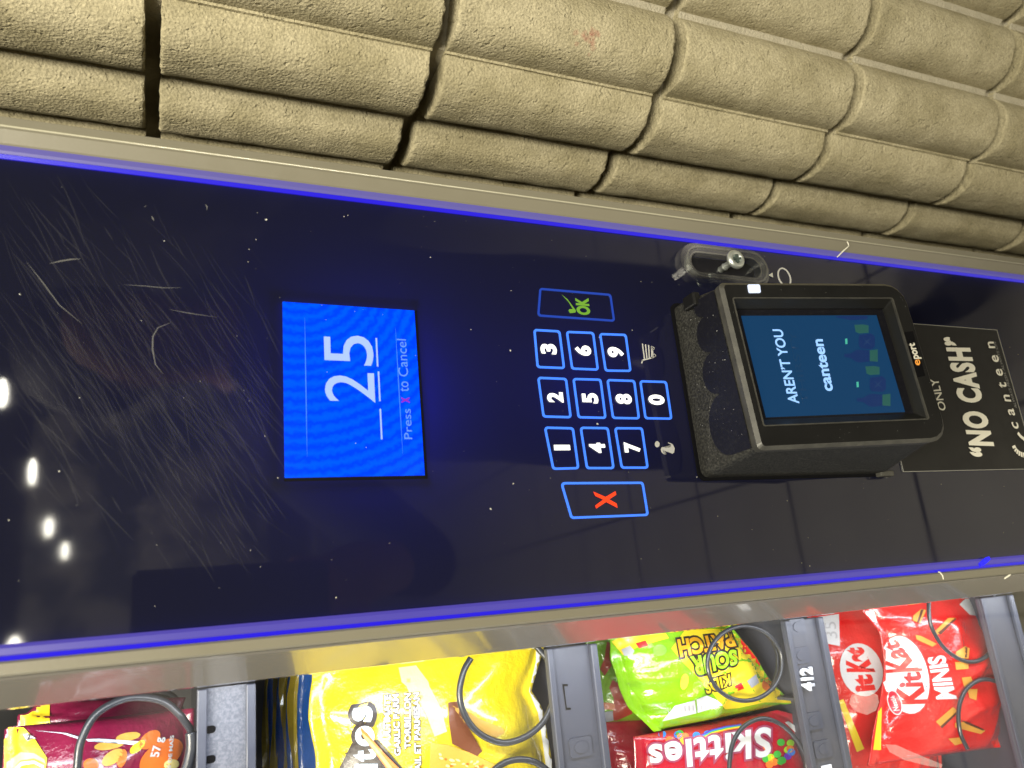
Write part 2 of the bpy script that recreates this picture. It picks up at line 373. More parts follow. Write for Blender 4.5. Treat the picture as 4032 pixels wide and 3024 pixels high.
def block_mesh(seed, nu=36):
    w = BW; h = BH-GAP; vs = []; fs = []
    rows = [0.0, 0.0006, 0.0015, 0.003, 0.006]; k = 30
    rows += [0.006+(h-0.012)*i/k for i in range(1, k)]; rows += [h-r for r in (0.006, 0.003, 0.0015, 0.0006, 0.0)]
    nv = len(rows)-1
    for j, vv in enumerate(rows):
        e = min(vv, h-vv); rnd = 0.0009*(1-min(1, e/0.0015))**2
        for i in range(nu+1):
            u = i/nu; yy = (u-0.5)*w
            q = min(1.0, abs(2*u-1)/0.93)
            prof = (max(0.0, 1-q**2.7))**0.70
            nx = noise.noise(Vector((yy*45+seed*9.1, vv*45, seed)))*0.0006+noise.noise(Vector((yy*230, vv*230+seed*5.3, seed)))*0.0004
            x = -BULGE*prof + rnd*(0.3+prof) + nx
            chip = noise.noise(Vector((yy*190, (vv > h/2)*7+seed*3, seed+4)))+0.5*noise.noise(Vector((yy*420, (vv > h/2)*7+seed*3, seed+4)))
            zz = vv
            if e < 0.004: zz += max(-0.0006, 0.0013*chip)*(1-e/0.004)*(1 if vv < h/2 else -1)
            vs.append((x, yy, zz))
    n = nu+1
    for j in range(nv):
        for i in range(nu): fs.append((j*n+i, j*n+i+1, (j+1)*n+i+1, (j+1)*n+i))
    b0 = len(vs)
    for j in (0, nv):
        for i in range(nu+1): vs.append((0.02, (i/nu-0.5)*w, 0.0008 if j == 0 else h-0.0008))
    for i in range(nu):
        fs.append((i+1, i, b0+i, b0+i+1)); fs.append((nv*n+i, nv*n+i+1, b0+n+i+1, b0+n+i))
    for side in (0, nu):
        f = [j*n+side for j in range(nv+1)]+[b0+n+side, b0+side]
        fs.append(tuple(f if side == 0 else f[::-1]))
    me = bpy.data.meshes.new('block'); me.from_pydata(vs, [], fs); me.update()
    bm = bmesh.new(); bm.from_mesh(me); bmesh.ops.recalc_face_normals(bm, faces=bm.faces[:])
    for f in bm.faces: f.smooth = len(f.verts) == 4 and f.index < nu*nv
    for e_ in bm.edges:
        if len(e_.link_faces) == 2 and e_.calc_face_angle(0) > 0.9: e_.smooth = False
    bm.to_mesh(me); bm.free()
    me.materials.append(M['block']); return me
BM_ = [block_mesh(k) for k in range(6)]
for c in range(-3, 9):
    zt = ZTOP-c*BH
    if zt-BH < -1.32: continue
    for k, (p0, p1) in enumerate(zip(VAL[:-1], VAL[1:])):
        o = bpy.data.objects.new('block', random.choice(BM_)); COL.objects.link(o); o.parent = wall
        d = p1-p0; o.scale = (1, (d.length-0.0006)/BW, 1); o.rotation_euler = (0, 0, math.atan2(-d.x, d.y)); m_ = (p0+p1)/2
        o.location = Vector((m_.x+random.uniform(-0.0008, 0.0008), m_.y, zt-(BH-GAP)+random.uniform(-0.001, 0.001)))-wall.location
# flush mortar smeared down the valleys of the angled stretch
bm = bmesh.new(); box(bm, -0.0018, 0.006, -0.0046, 0.0046, 0.001, BH-GAP-0.001); bmesh.ops.bevel(bm, geom=bm.edges[:], offset=0.0006, segments=1, affect='EDGES')
strip_me = bpy.data.meshes.new('mortar_strip'); bm.to_mesh(strip_me); bm.free(); strip_me.materials.append(M['mortar'])
for p in VAL[2:7]:
    for c in range(-3, 7):
        o = bpy.data.objects.new('mortar_strip', strip_me); COL.objects.link(o); o.parent = wall; o.rotation_euler = (0, 0, TH)
        o.location = Vector((p.x, p.y, ZTOP-c*BH-(BH-GAP)))-wall.location

# ------------------------------------------------------------------ floor behind the camera (mirrored in the black panel)
floor = obj('floor', [(-2.2, -9, -1.335), (3, -9, -1.335), (3, 0.9, -1.335), (-2.2, 0.9, -1.335)], [(0, 1, 2, 3)], M['grout'])
floor['kind'] = 'structure'
bm = bmesh.new(); box(bm, -0.186, 0.186, -0.186, 0.186, -0.012, 0.0); bmesh.ops.bevel(bm, geom=bm.edges[:], offset=0.002, segments=1, affect='EDGES')
tile_me = bpy.data.meshes.new('tile'); bm.to_mesh(tile_me); bm.free(); tile_me.materials.append(M['tile'])
for i in range(13):
    for j in range(22):
        o = bpy.data.objects.new('tile', tile_me); COL.objects.link(o); o.parent = floor; o.location = (-1.9+i*0.38, -0.30-j*0.38, -1.325)

far_wall = boxo('far_wall', (-5, 9, -12.6, -12.4, -1.335, 1.9), M['farwall']); far_wall['kind'] = 'structure'
area('far_wall_fill', (1.5, -9.6, 1.7), (1.5, -12.4, 0.1), 3.0, 0.5, 150, WARM)  # added unseen fill lamp, brightens the far wall for the panel's reflection

# the photographer, seen only as a dim mirror image in the panel
def skin_body(name, J, E_, root, parent, mats):
    me = bpy.data.meshes.new(name); me.from_pydata([j[0] for j in J], E_, []); me.update()
    o = bpy.data.objects.new(name, me); COL.objects.link(o)
    o.modifiers.new('skin', 'SKIN'); 
    for k, d in enumerate(me.skin_vertices[0].data):
        r = J[k][1]; d.radius = r if isinstance(r, tuple) else (r, r); d.use_root = (k == root)
    su = o.modifiers.new('sub', 'SUBSURF'); su.levels = 2; su.render_levels = 2
    dg = bpy.context.evaluated_depsgraph_get(); m2 = bpy.data.meshes.new_from_object(o.evaluated_get(dg)); bpy.data.objects.remove(o)
    off = wloc(parent)
    for v in m2.vertices: v.co -= off
    for p in m2.polygons: p.use_smooth = True
    return m2
person = thing('person', 'person in dark clothes mirrored dimly in the black panel, holding up a phone', 'person', (0.30, -0.80, -1.323))
px_, py_ = 0.30, -0.80
J = []; E_ = []
def jv(p, r, par=None):
    J.append((p, r)); 
    if par is not None: E_.append((par, len(J)-1))
    return len(J)-1
pel = jv((px_, py_, -0.42), (0.155, 0.11)); sp1 = jv((px_, py_+0.01, -0.25), (0.150, 0.105), pel); sp2 = jv((px_, py_+0.01, -0.05), (0.175, 0.11), sp1)
nk = jv((px_, py_+0.03, 0.07), 0.055, sp2); hd0 = jv((px_-0.01, py_+0.06, 0.14), (0.060, 0.070), nk); hd1 = jv((px_-0.02, py_+0.06, 0.22), (0.074, 0.092), hd0); hd2 = jv((px_-0.02, py_+0.04, 0.29), (0.055, 0.068), hd1)
for sx in (-1, 1):
    hp = jv((px_+sx*0.10, py_, -0.50), 0.105, pel); kn = jv((px_+sx*0.11, py_+0.02, -0.88), 0.075, hp); an = jv((px_+sx*0.10, py_-0.01, -1.26), 0.040, kn); jv((px_+sx*0.11, py_+0.15, -1.285), (0.040, 0.028), an)
def arm(sx, elbow, wrist, palm, tips, thumb):
    sh = jv((px_+sx*0.175, py_+0.01, -0.02), 0.062, sp2); el = jv(elbow, 0.044, sh); wr = jv(wrist, 0.028, el); pa = jv(palm, (0.034, 0.020), wr)
    P = Vector(palm)
    for t in tips:
        t = Vector(t); m1 = jv(tuple(P.lerp(t, 0.45)+Vector((0, -0.006, 0))), 0.0088, pa); jv(tuple(t), 0.0075, m1)
    P2 = Vector(wrist).lerp(P, 0.6); th = jv(tuple(P2.lerp(Vector(thumb), 0.5)), 0.011, pa); jv(thumb, 0.0085, th)
arm(-1, (-0.035, -0.66, -0.17), (-0.050, -0.43, -0.035), (-0.055, -0.375, 0.005), [(-0.122, -0.345, 0.045+0.0), (-0.124, -0.350, 0.022), (-0.124, -0.358, 0.0), (-0.120, -0.365, -0.02)], (-0.048, -0.352, 0.055))
arm(1, (0.62, -0.66, -0.24), (0.50, -0.46, 0.0), (0.455, -0.42, 0.02), [(0.375, -0.38, 0.06), (0.370, -0.385, 0.038), (0.375, -0.39, 0.016), (0.390, -0.40, -0.006)], (0.43, -0.39, 0.085))
pm2 = skin_body('body', J, E_, 0, person, None)
pm2.materials.append(M['cloth']); pm2.materials.append(M['skin'])
for p in pm2.polygons:
    c = p.center+person.location
    if c.z > 0.075 or c.y > -0.455 and c.z > -0.4: p.material_index = 1
link('body', pm2, person)
bm = bmesh.new(); bmesh.ops.create_uvsphere(bm, u_segments=20, v_segments=14, radius=1.0)
for v in bm.verts:
    k = 1+0.04*noise.noise(v.co*3); v.co = Vector((px_-0.02+v.co.x*0.086*k, py_+0.03+v.co.y*0.100*k-0.012, 0.245+v.co.z*0.092*k))
bmesh.ops.delete(bm, geom=[v for v in bm.verts if v.co.z < 0.215 and v.co.y > py_+0.03], context='VERTS')
from_bm('hair', bm, mat('dark_hair', (0.012, 0.009, 0.008), 0.6, bump=[(90, 0.6, 0.003)]), person, True)
phone = thing('phone', 'dark phone held upright in front of the panel', 'phone', (-0.085, -0.342, 0.02))
bm = bmesh.new(); box(bm, -0.120, -0.046, -0.351, -0.343, 0.025, 0.172); bmesh.ops.bevel(bm, geom=bm.edges[:], offset=0.003, segments=2, affect='EDGES')
from_bm('phone_body', bm, M['cleanblack'], phone)
v_, f_ = tube([(-0.1074, -0.344, 0.152), (-0.1074, -0.3415, 0.152)], 0.006, 16); obj('camera_lens', v_, f_, M['black'], phone)

# ------------------------------------------------------------------ vending machine
ZB, ZT = -1.0, 0.46
XL, XR = -0.0997, 0.0885
vm = thing('vending_machine', 'snack vending machine with black touch panel, blue light strips and glass front', 'vending machine', (0, 0.3, -1.32))
vm['label'] = 'snack vending machine with black keypad panel, blue light strips and glass window'
# front panel: 2 mm acrylic sheet, back face clear so the backlights shine through
bm = bmesh.new(); box(bm, XL, XR, 0.0, 0.002, ZB, ZT); bmesh.ops.recalc_face_normals(bm, faces=bm.faces[:])
fp = from_bm('front_panel', bm, M['panel'], vm); fp.data.materials.append(M['backclear'])
for p in fp.data.polygons: p.material_index = 0 if p.normal.y < -0.5 else 1
fp['label'] = 'glossy black acrylic keypad panel with fine scratches'
# light box behind the panel
bm = bmesh.new()
box(bm, XL-0.001, XR+0.001, 0.070, 0.074, ZB, ZT); box(bm, XL-0.003, XL-0.001, 0.0025, 0.074, ZB, ZT); box(bm, XR+0.001, XR+0.003, 0.0025, 0.074, ZB, ZT)
from_bm('light_box', bm, M['darkgap'], vm)
def pl(name, loc, e, r, col=(0.10, 0.16, 1.0)):
    l = bpy.data.lights.new(name, 'POINT'); l.energy = e; l.color = col; l.shadow_soft_size = r
    o = bpy.data.objects.new(name, l); COL.objects.link(o); o.location = loc
pl('display_backlight', (-0.006, 0.030, 0.066), 0.080, 0.014)
pl('keypad_backlight', (0.0, 0.034, -0.040), 0.022, 0.014)

def profile(name, pts, material, parent=vm, closed=True, smooth=False):
    vs = [(x, y, z) for z in (ZB, ZT) for x, y in pts]; n = len(pts)
    fs = [(i, (i+1) % n, n+(i+1) % n, n+i) for i in range(n if closed else n-1)]
    if closed: fs += [tuple(range(n)), tuple(range(n, 2*n))]
    return fixn(obj(name, vs, fs, material, parent))
mm = 0.001
# right side: bright line, diffuser, beige door edge
profile('light_strip', [(88.5*mm, 0.003), (88.5*mm, -0.0006), (90.2*mm, -0.0011), (90.4*mm, 0.003)], M['stripline'])
profile('light_strip', [(90.4*mm, 0.003), (90.4*mm, -0.0011), (91.6*mm, -0.0016), (94.0*mm, -0.0017), (94.0*mm, 0.003)], M['stripdim'])
tr = profile('door_trim', [(94.0*mm, 0.003), (94.0*mm, -0.0012), (94.8*mm, -0.0019), (100.2*mm, -0.0038), (100.7*mm, -0.0044), (101.7*mm, -0.0044), (102.0*mm, -0.0040),
                      (105.6*mm, -0.0040), (106.4*mm, -0.0030), (106.6*mm, 0.004), (106.6*mm, 0.012), (100*mm, 0.012)], M['beige'])
v_, f_ = tube([(0.1012, -0.0044, ZB), (0.1012, -0.0044, ZT)], 0.00042, 10); obj('highlight_bead', v_, f_, M['bead'], vm, True)
profile('cabinet_side', [(104.5*mm, 0.012), (104.5*mm, 0.70), (100*mm, 0.70), (100*mm, 0.012)], M['beige'])
# left side: diffuser, bright line, beige, slanted grey return down to the glass
YG = 0.022
profile('light_strip', [(-99.7*mm, 0.003), (-99.7*mm, -0.0012), (-101.0*mm, -0.0020), (-103.2*mm, -0.0020), (-103.6*mm, -0.0016), (-103.6*mm, 0.003)], M['strip'])
profile('light_strip', [(-103.6*mm, 0.003), (-103.6*mm, -0.0015), (-105.0*mm, -0.0010), (-105.2*mm, 0.003)], M['stripline'])
profile('door_trim', [(-105.2*mm, 0.006), (-105.2*mm, -0.0012), (-106.0*mm, -0.0020), (-109.6*mm, -0.0020), (-110.3*mm, -0.0012), (-110.5*mm, 0.006)], M['beige'])
profile('door_return', [(-110.5*mm, 0.006), (-110.5*mm, -0.0008), (-111.4*mm, 0.0006), (-121.4*mm, YG-0.002), (-121.9*mm, YG+0.003), (-121.9*mm, 0.048), (-108*mm, 0.048), (-108*mm, 0.006)], M['greybeige'])
boxo('glass_pane', (-0.80, -0.1205, YG, YG+0.005, ZB+0.1, ZT-0.005), M['glass'], vm)
# cabinet interior
bm = bmesh.new(); box(bm, -0.85, -0.108, 0.62, 0.63, ZB, ZT); box(bm, -0.112, -0.108, 0.05, 0.62, ZB, ZT); box(bm, -0.85, -0.845, 0.0, 0.62, ZB, ZT)
from_bm('cabinet_interior', bm, M['cabinet'], vm)
boxo('cabinet_top', (-0.85, 0.1066, 0.013, 0.70, ZT, ZT+0.03), M['beige'], vm)
boxo('cabinet_base', (-0.85, 0.1066, 0.004, 0.70, -1.32, ZB), M['beige'], vm)

# chips and nicks on the trims
def streak(name, pts, w, Y, material, parent, wob=0.0):
    P = [at(*p, Y) for p in pts]; vs = []; fs = []
    for i, p in enumerate(P):
        t = (P[min(i+1, len(P)-1)]-P[max(i-1, 0)]).normalized(); nn = Vector((-t.z, 0, t.x))
        ww = w*(0.35+0.65*math.sin(math.pi*(i+0.5)/len(P)))*(1+random.uniform(-wob, wob))
        vs += [p+nn*ww/2, p-nn*ww/2]
    n = len(P)
    for i in range(n-1): fs.append((2*i, 2*i+1, 2*i+3, 2*i+2))
    vs += [v+Vector((0, 0.0003, 0)) for v in vs]; m = 2*n
    for i in range(n-1):
        fs += [(m+2*i, m+2*i+2, m+2*i+3, m+2*i+1), (2*i, 2*i+2, m+2*i+2, m+2*i), (2*i+1, m+2*i+1, m+2*i+3, 2*i+3)]
    return obj(name, vs, fs, material, parent)
streak('paint_chip', [R2(1215, 1372), R2(1245, 1342), R2(1278, 1312)], 0.0008, -0.0040, M['chip'], vm)
streak('paint_chip', [R2(1278, 1312), R2(1275, 1300), R2(1268, 1288)], 0.0008, -0.0054, M['chip'], vm)
streak('paint_chip', [S4(810, 630), S4(840, 640), S4(880, 690), S4(895, 750)], 0.0009, -0.0023, M['chip'], vm, 0.3)
streak('paint_chip', [S4(1890, 738), S4(1960, 690), S4(2000, 640), S4(2060, 610), S4(2150, 598)], 0.0014, -0.0012, M['chip'], vm, 0.4)
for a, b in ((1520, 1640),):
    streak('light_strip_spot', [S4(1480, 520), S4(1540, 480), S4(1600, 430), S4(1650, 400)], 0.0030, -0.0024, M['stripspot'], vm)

# display ------------------------------------------------------------
disp = boxo('display', (-0.0437, 0.0344, -0.0008, 0.004, 0.0467, 0.1065), M['scrblue'], vm)
disp['label'] = 'lit blue display showing the number 25'
gap = obj('display_gap', [(-0.0452, -0.0003, 0.0453), (0.0347, -0.0003, 0.0453), (0.0347, -0.0003, 0.1067), (-0.0452, -0.0003, 0.1067)], [(0, 1, 2, 3)], M['darkgap'], disp)
def screen_material():
    m = M['scrblue']; nt = m.node_tree; b = nt.nodes['Principled BSDF']
    tc = nt.nodes.new('ShaderNodeTexCoord'); mp = nt.nodes.new('ShaderNodeMapping')
    mp.inputs['Location'].default_value = (-0.050, 0, -0.02-1.32-0.08+0.0); 
    w = nt.nodes.new('ShaderNodeTexWave'); w.wave_type = 'RINGS'; w.rings_direction = 'Y'; w.inputs['Scale'].default_value = 62
    w.inputs['Distortion'].default_value = 2.5; w.inputs['Detail'].default_value = 1.0; w.inputs['Detail Scale'].default_value = 6
    r = nt.nodes.new('ShaderNodeValToRGB')
    r.color_ramp.elements[0].color = (0.0, 0.032, 0.86, 1); r.color_ramp.elements[1].color = (0.0, 0.085, 0.95, 1)
    nt.links.new(tc.outputs['Object'], mp.inputs['Vector']); nt.links.new(mp.outputs[0], w.inputs['Vector'])
    nt.links.new(w.outputs['Fac'], r.inputs['Fac']); nt.links.new(r.outputs['Color'], b.inputs['Emission Color'])
screen_material()
DH = 0.0012
text_on('numeral', '2', pquad(SCR, 541, 722, 922, 948), DH, M['scrtext'], disp)
text_on('numeral', '5', pquad(SCR, 536, 436, 912, 664), DH, M['scrtext'], disp)
for y0, y1, x in ((458, 676, 940), (714, 942, 957), (1000, 1234, 971)):
    q = pquad(SCR, x-6, y0, x+6, y1); obj('underscore', [(a[0], -DH, a[2]) for a in q], [(0, 1, 2, 3)], M['scrtext'], disp)
text_on('caption', 'Press', pquad(SCR, 1144, 1000, 1205, 1232), DH, M['scrdim'], disp)
text_on('caption', 'x', pquad(SCR, 1126, 910, 1190, 955), DH, M['scrred'], disp, bold=0.02)
text_on('caption', 'to', pquad(SCR, 1118, 790, 1183, 868), DH, M['scrdim'], disp)
text_on('caption', 'Cancel', pquad(SCR, 1098, 466, 1172, 752), DH, M['scrdim'], disp)
for x0, y0, x1, y1 in ((387, 300, 405, 1370), (1082, 380, 1138, 1350)):
    a = at(*SCR(x0, y0)); b = at(*SCR(x1, y1)); n_ = 10; vs = []; fs = []
    for i in range(n_+1):
        t = i/n_; p = a.lerp(b, t); w_ = 0.00022*math.sin(math.pi*(0.05+0.9*t)); vs += [(p.x, -DH+0.0001, p.z+w_), (p.x, -DH+0.0001, p.z-w_)]
    for i in range(n_): fs.append((2*i, 2*i+1, 2*i+3, 2*i+2))
    obj('rule_line', vs, fs, M['scrline'], disp)

# keypad ---------------------------------------------------------------
flat = lambda a, b, h: Vector((a, -h, b))
keys = {'3': [(165, 325), (340, 335), (372, 587), (187, 580)], '6': [(377, 338), (560, 345), (592, 597), (413, 590)],
        '9': [(594, 352), (772, 358), (805, 605), (632, 603)], '2': [(190, 637), (383, 645), (415, 908), (226, 903)],
        '5': [(420, 645), (608, 650), (642, 912), (455, 908)], '8': [(642, 652), (828, 658), (860, 915), (680, 912)],
        '0': [(857, 660), (1035, 665), (1072, 917), (892, 914)], '1': [(233, 962), (428, 967), (465, 1240), (290, 1245)],
        '4': [(467, 963), (655, 966), (695, 1240), (510, 1240)], '7': [(692, 966), (878, 967), (917, 1237), (737, 1237)],
        'OK': [(205, 57), (672, 97), (698, 278), (190, 243)], 'X': [(340, 1325), (882, 1322), (918, 1545), (410, 1565)]}
digit_at = {'3': (262, 457), '6': (487, 467), '9': (700, 478), '2': (305, 772), '5': (533, 778), '8': (752, 783), '0': (966, 788),
            '1': (350, 1100), '4': (580, 1102), '7': (808, 1098)}
KEYO = {}
for k, c in keys.items():
    q = [at(*KC(*p)) for p in c]; q2 = [(p.x, p.z) for p in q]
    ou = rounded(q2, 0.0017); inn = rounded(inset(q2, 0.00105), 0.0010)
    ko = ring('key', ou, inn, flat, 0.0, 0.0005, M['keydim'] if k == 'OK' else M['keyblue'], vm); KEYO[k] = ko
    ko['label'] = {'OK': 'dim outlined OK key with green tick', 'X': 'wide outlined cancel key with red cross'}.get(k, 'lit blue outlined key marked '+k)
    if k in digit_at:
        x, y = digit_at[k]; hw = 52; hh = 33 if k != '1' else 17
        text_on('numeral', k, pquad(KC, x-hw, y-hh, x+hw, y+hh), 0.0006, M['keynum'], ko, bold=0.045)
text_on('lettering', 'OK', pquad(KC, 441, 122, 530, 234), 0.0006, M['green'], KEYO['OK'], bold=0.05)
tick = [(392, 205), (400, 196), (425, 192), (345, 100), (375, 128), (405, 160), (440, 208), (436, 222), (400, 222)]
tick = [(392, 207), (398, 197), (420, 196), (392, 150), (345, 100), (386, 133), (440, 205), (438, 219), (402, 223)]
obj('tick_mark', [at(*KC(*p))+Vector((0, -0.0006, 0)) for p in tick], [tuple(range(len(tick)))], M['green'], KEYO['OK'])
cross = [(553, 1387), (566, 1415), (618, 1440), (566, 1478), (572, 1498), (637, 1455), (712, 1494), (706, 1465), (657, 1438), (704, 1407), (698, 1384), (634, 1422)]
obj('cross_mark', [at(*KC(*p))+Vector((0, -0.0006, 0)) for p in cross], [tuple(range(len(cross)))], M['red'], KEYO['X'])
# shopping cart and information icons
def icon_line(bm, pts, w):
    P = [at(*KC(*p)) for p in pts]
    for a, b in zip(P[:-1], P[1:]):
        t = (b-a).normalized(); n_ = Vector((-t.z, 0, t.x))*w/2
        f = [bm.verts.new(v+Vector((0, -0.0005, 0))) for v in (a+n_-t*w*0.3, b+n_+t*w*0.3, b-n_+t*w*0.3, a-n_-t*w*0.3)]; bm.faces.new(f)
bm = bmesh.new()
for i in range(4): icon_line(bm, [(875+i*20, 424+i*5), (888+i*16, 520-i*2)], 0.00075)
icon_line(bm, [(870, 548), (876, 530), (943, 512)], 0.0007); icon_line(bm, [(938, 440), (946, 512)], 0.0006)
for cx_, cy_ in ((943, 453), (952, 499)):
    icon_line(bm, [(cx_+9*math.cos(t*math.pi/5), cy_+9*math.sin(t*math.pi/5)) for t in range(11)], 0.0005)
from_bm('shopping_cart_icon', bm, M['greyicon'], vm)
bm = bmesh.new()
icon_line(bm, [(1016, 1130), (1030, 1140), (1010, 1118)], 0.0006)
body = [(992, 1108), (1000, 1092), (1018, 1108), (1040, 1105), (1068, 1092), (1060, 1075), (1032, 1068), (1034, 1066), (1062, 1070), (1082, 1090), (1086, 1120), (1075, 1138), (1062, 1138), (1066, 1128), (1072, 1112), (1050, 1118), (1020, 1128), (1010, 1140), (1030, 1146), (1012, 1144), (996, 1128), (1004, 1118)]
body = [(994, 1112), (1000, 1098), (1040, 1103), (1062, 1096), (1063, 1082), (1040, 1068), (1046, 1066), (1072, 1078), (1085, 1104), (1082, 1132), (1070, 1140), (1056, 1133), (1020, 1122), (1010, 1128), (1014, 1136), (1030, 1144), (1012, 1142), (998, 1128)]
bm.faces.new([bm.verts.new(at(*KC(*p))+Vector((0, -0.0005, 0))) for p in body])
bm.faces.new([bm.verts.new(at(*KC(971+16*math.cos(t*math.pi/8), 1078+20*math.sin(t*math.pi/8)))+Vector((0, -0.0005, 0))) for t in range(16)])
bmesh.ops.triangulate(bm, faces=bm.faces[:])
from_bm('information_icon', bm, M['greyicon'], vm)

# coin return lever in its clear oval cover -----------------------------
lc = thing('lever_cover', 'x', 'x'); bpy.data.objects.remove(lc)
def stadium(cx_, cz, hw, hh, n=10):
    out = []
    for k in range(n+1):
        t = math.pi*k/n; out.append((cx_+hw*math.cos(t), cz+(hh-hw)+hw*math.sin(t)))
    for k in range(n+1):
        t = math.pi+math.pi*k/n; out.append((cx_+hw*math.cos(t), cz-(hh-hw)+hw*math.sin(t)))
    return out
LX, LZ = 0.0732, -0.1385
o1, i1 = stadium(LX, LZ, 0.0122, 0.0312), stadium(LX, LZ, 0.0066, 0.0250)
lev = ring('lever_cover', o1, i1, flat, 0.0, 0.0055, M['clear'], vm)
lev['label'] = 'clear plastic oval cover with a screw through its slot'
m_ = stadium(LX, LZ, 0.0097, 0.0286)
ring('raised_rim', m_, stadium(LX, LZ, 0.0086, 0.0275), flat, 0.0054, 0.0075, M['clear'], lev)
ring('inner_rim', stadium(LX, LZ, 0.0070, 0.0254), stadium(LX, LZ, 0.0060, 0.0244), flat, 0.0001, 0.0060, M['clear'], lev)
v_, f_ = extrude(stadium(LX, LZ, 0.0056, 0.0240), flat, 0.0002, 0.0008); obj('slot_back', v_, f_, M['cleanblack'], lev)
def lathe(prof, c, axis_y=True, n=20):
    vs = []; fs = []
    for r_, h in prof:
        for k in range(n):
            t = 2*math.pi*k/n; vs.append((c[0]+r_*math.cos(t), c[1]-h, c[2]+r_*math.sin(t)))
    for i in range(len(prof)-1):
        for k in range(n): fs.append((i*n+k, i*n+(k+1) % n, (i+1)*n+(k+1) % n, (i+1)*n+k))
    fs.append(tuple((len(prof)-1)*n+k for k in range(n)))
    return vs, fs
sc_c = (LX-0.0005, -0.0005, LZ+0.0005)
v_, f_ = lathe([(0.0019, 0.0), (0.0019, 0.004), (0.0023, 0.0042), (0.0019, 0.0046), (0.0019, 0.011), (0.0050, 0.0125), (0.0056, 0.0135), (0.0056, 0.0146), (0.0048, 0.0156), (0.0030, 0.0157), (0.0026, 0.0145)], sc_c)
fixn(obj('screw', v_, f_, M['metal'], lev, True))
bm = bmesh.new()
for a in (0, 1):
    w1, w2 = (0.0024, 0.0007) if a == 0 else (0.0007, 0.0024)
    box(bm, sc_c[0]-w1, sc_c[0]+w1, sc_c[1]-0.0160-0.0001*a, sc_c[1]-0.0144, sc_c[2]-w2, sc_c[2]+w2)
from_bm('screw_recess', bm, M['metaldark'], lev)
tri = [LK(1172, 372), LK(1215, 345), LK(1222, 400)]
obj('arrow_mark', [at(*p)+Vector((0, -0.0005, 0)) for p in tri], [(0, 1, 2)], M['greyicon'], vm)
cc = at(*LK(1348, 392)); ring('ring_mark', [(cc.x+0.0062*math.cos(t*math.pi/12), cc.z+0.0050*math.sin(t*math.pi/12)) for t in range(24)],
     [(cc.x+0.0054*math.cos(t*math.pi/12), cc.z+0.0042*math.sin(t*math.pi/12)) for t in range(24)], flat, 0.0, 0.0004, M['greyicon'], vm)

# scratches and dust on the panel ---------------------------------------
def strokes(name, items, material, parent, Y=-0.00035):
    bm = bmesh.new()
    for pts, w in items:
        n_ = len(pts); L = []
        for i, p in enumerate(pts):
            t = (pts[min(i+1, n_-1)]-pts[max(i-1, 0)]).normalized(); nn = Vector((-t.z, 0, t.x)); ww = w*(0.15+math.sin(math.pi*i/(n_-1)))*0.5
            L.append((bm.verts.new((p.x+nn.x*ww, Y, p.z+nn.z*ww)), bm.verts.new((p.x-nn.x*ww, Y, p.z-nn.z*ww))))
        for i in range(n_-1): bm.faces.new((L[i][0], L[i][1], L[i+1][1], L[i+1][0]))
    o = from_bm(name, bm, material, parent); o['kind'] = 'stuff'; return o
items = []
for i in range(560):
    t = random.random(); u = random.gauss(0, 1)
    px = 90+t*1000+u*90; py = 900+t*550+random.gauss(120, 260)+random.random()*420
    if px > 1090 or py > 2250 or py < 720+0.11*px: continue
    ln = random.uniform(60, 380); ang = math.radians(random.gauss(56, 7)); cv = random.uniform(-0.0006, 0.0006)
    P = []
    for s in range(7):
        q = (s/6-0.5)*ln; a2 = ang+cv*q
        P.append(at(px+q*math.cos(a2), py+q*math.sin(a2)))
    items.append((P, random.choice((0.00012, 0.00018, 0.00025, 0.0004, 0.0006))))
for i in range(7):
    px = 1545+i*22; P = [at(px+s*26*(0.9+0.05*i)-0, 1890+s*55+i*6) for s in range(5)]
    items.append((P, 0.00012))
strokes('scratches', items, M['scratch'], vm)
Z1 = crop(0, 700, 0.4973)
strokes('deep_scratches', [([at(*Z1(*p)) for p in c], w) for c, w in (
    ([(395, 682), (470, 665), (560, 650), (640, 645)], 0.0006), ([(1350, 1150), (1250, 1190), (1210, 1260), (1208, 1360), (1230, 1480), (1290, 1555)], 0.0005),
    ([(980, 850), (1150, 860), (1300, 875), (1440, 873)], 0.0003), ([(1340, 1045), (1480, 1072), (1720, 1108)], 0.0003), ([(1625, 212), (1638, 230), (1638, 262)], 0.0006),
    ([(1200, 305), (1210, 325), (1220, 345)], 0.0007), ([(1140, 238), (1162, 222)], 0.0007), ([(210, 670), (330, 820), (470, 1010), (650, 1160)], 0.0004))], M['scratch2'], vm, -0.0004)
bm = bmesh.new()
def speck(bm, p, r, n=(0, -1, 0)):
    n = Vector(n).normalized(); a = n.orthogonal().normalized(); b = n.cross(a); k0 = random.random()*6
    vs = [bm.verts.new(p+(a*math.cos(k0+k*math.tau/5)*random.uniform(0.5, 1.3)+b*math.sin(k0+k*math.tau/5)*random.uniform(0.5, 1.3))*r) for k in range(5)]
    bm.faces.new(vs)
for i in range(260):
    x = random.uniform(XL+0.003, XR-0.003); z = random.uniform(-0.42, 0.21)
    speck(bm, Vector((x, -0.0013 if -0.045 < x < 0.036 and 0.045 < z < 0.108 else -0.00045, z)), abs(random.gauss(0, 0.00013))+0.00005)
for px, py in ((2008, 1382), (2350, 1670), (1465, 1870), (1930, 2005)):
    speck(bm, at(px, py)+Vector((0, -0.0006, 0)), 0.0006)
o = from_bm('dust_specks', bm, M['dust'], vm); o['kind'] = 'stuff'

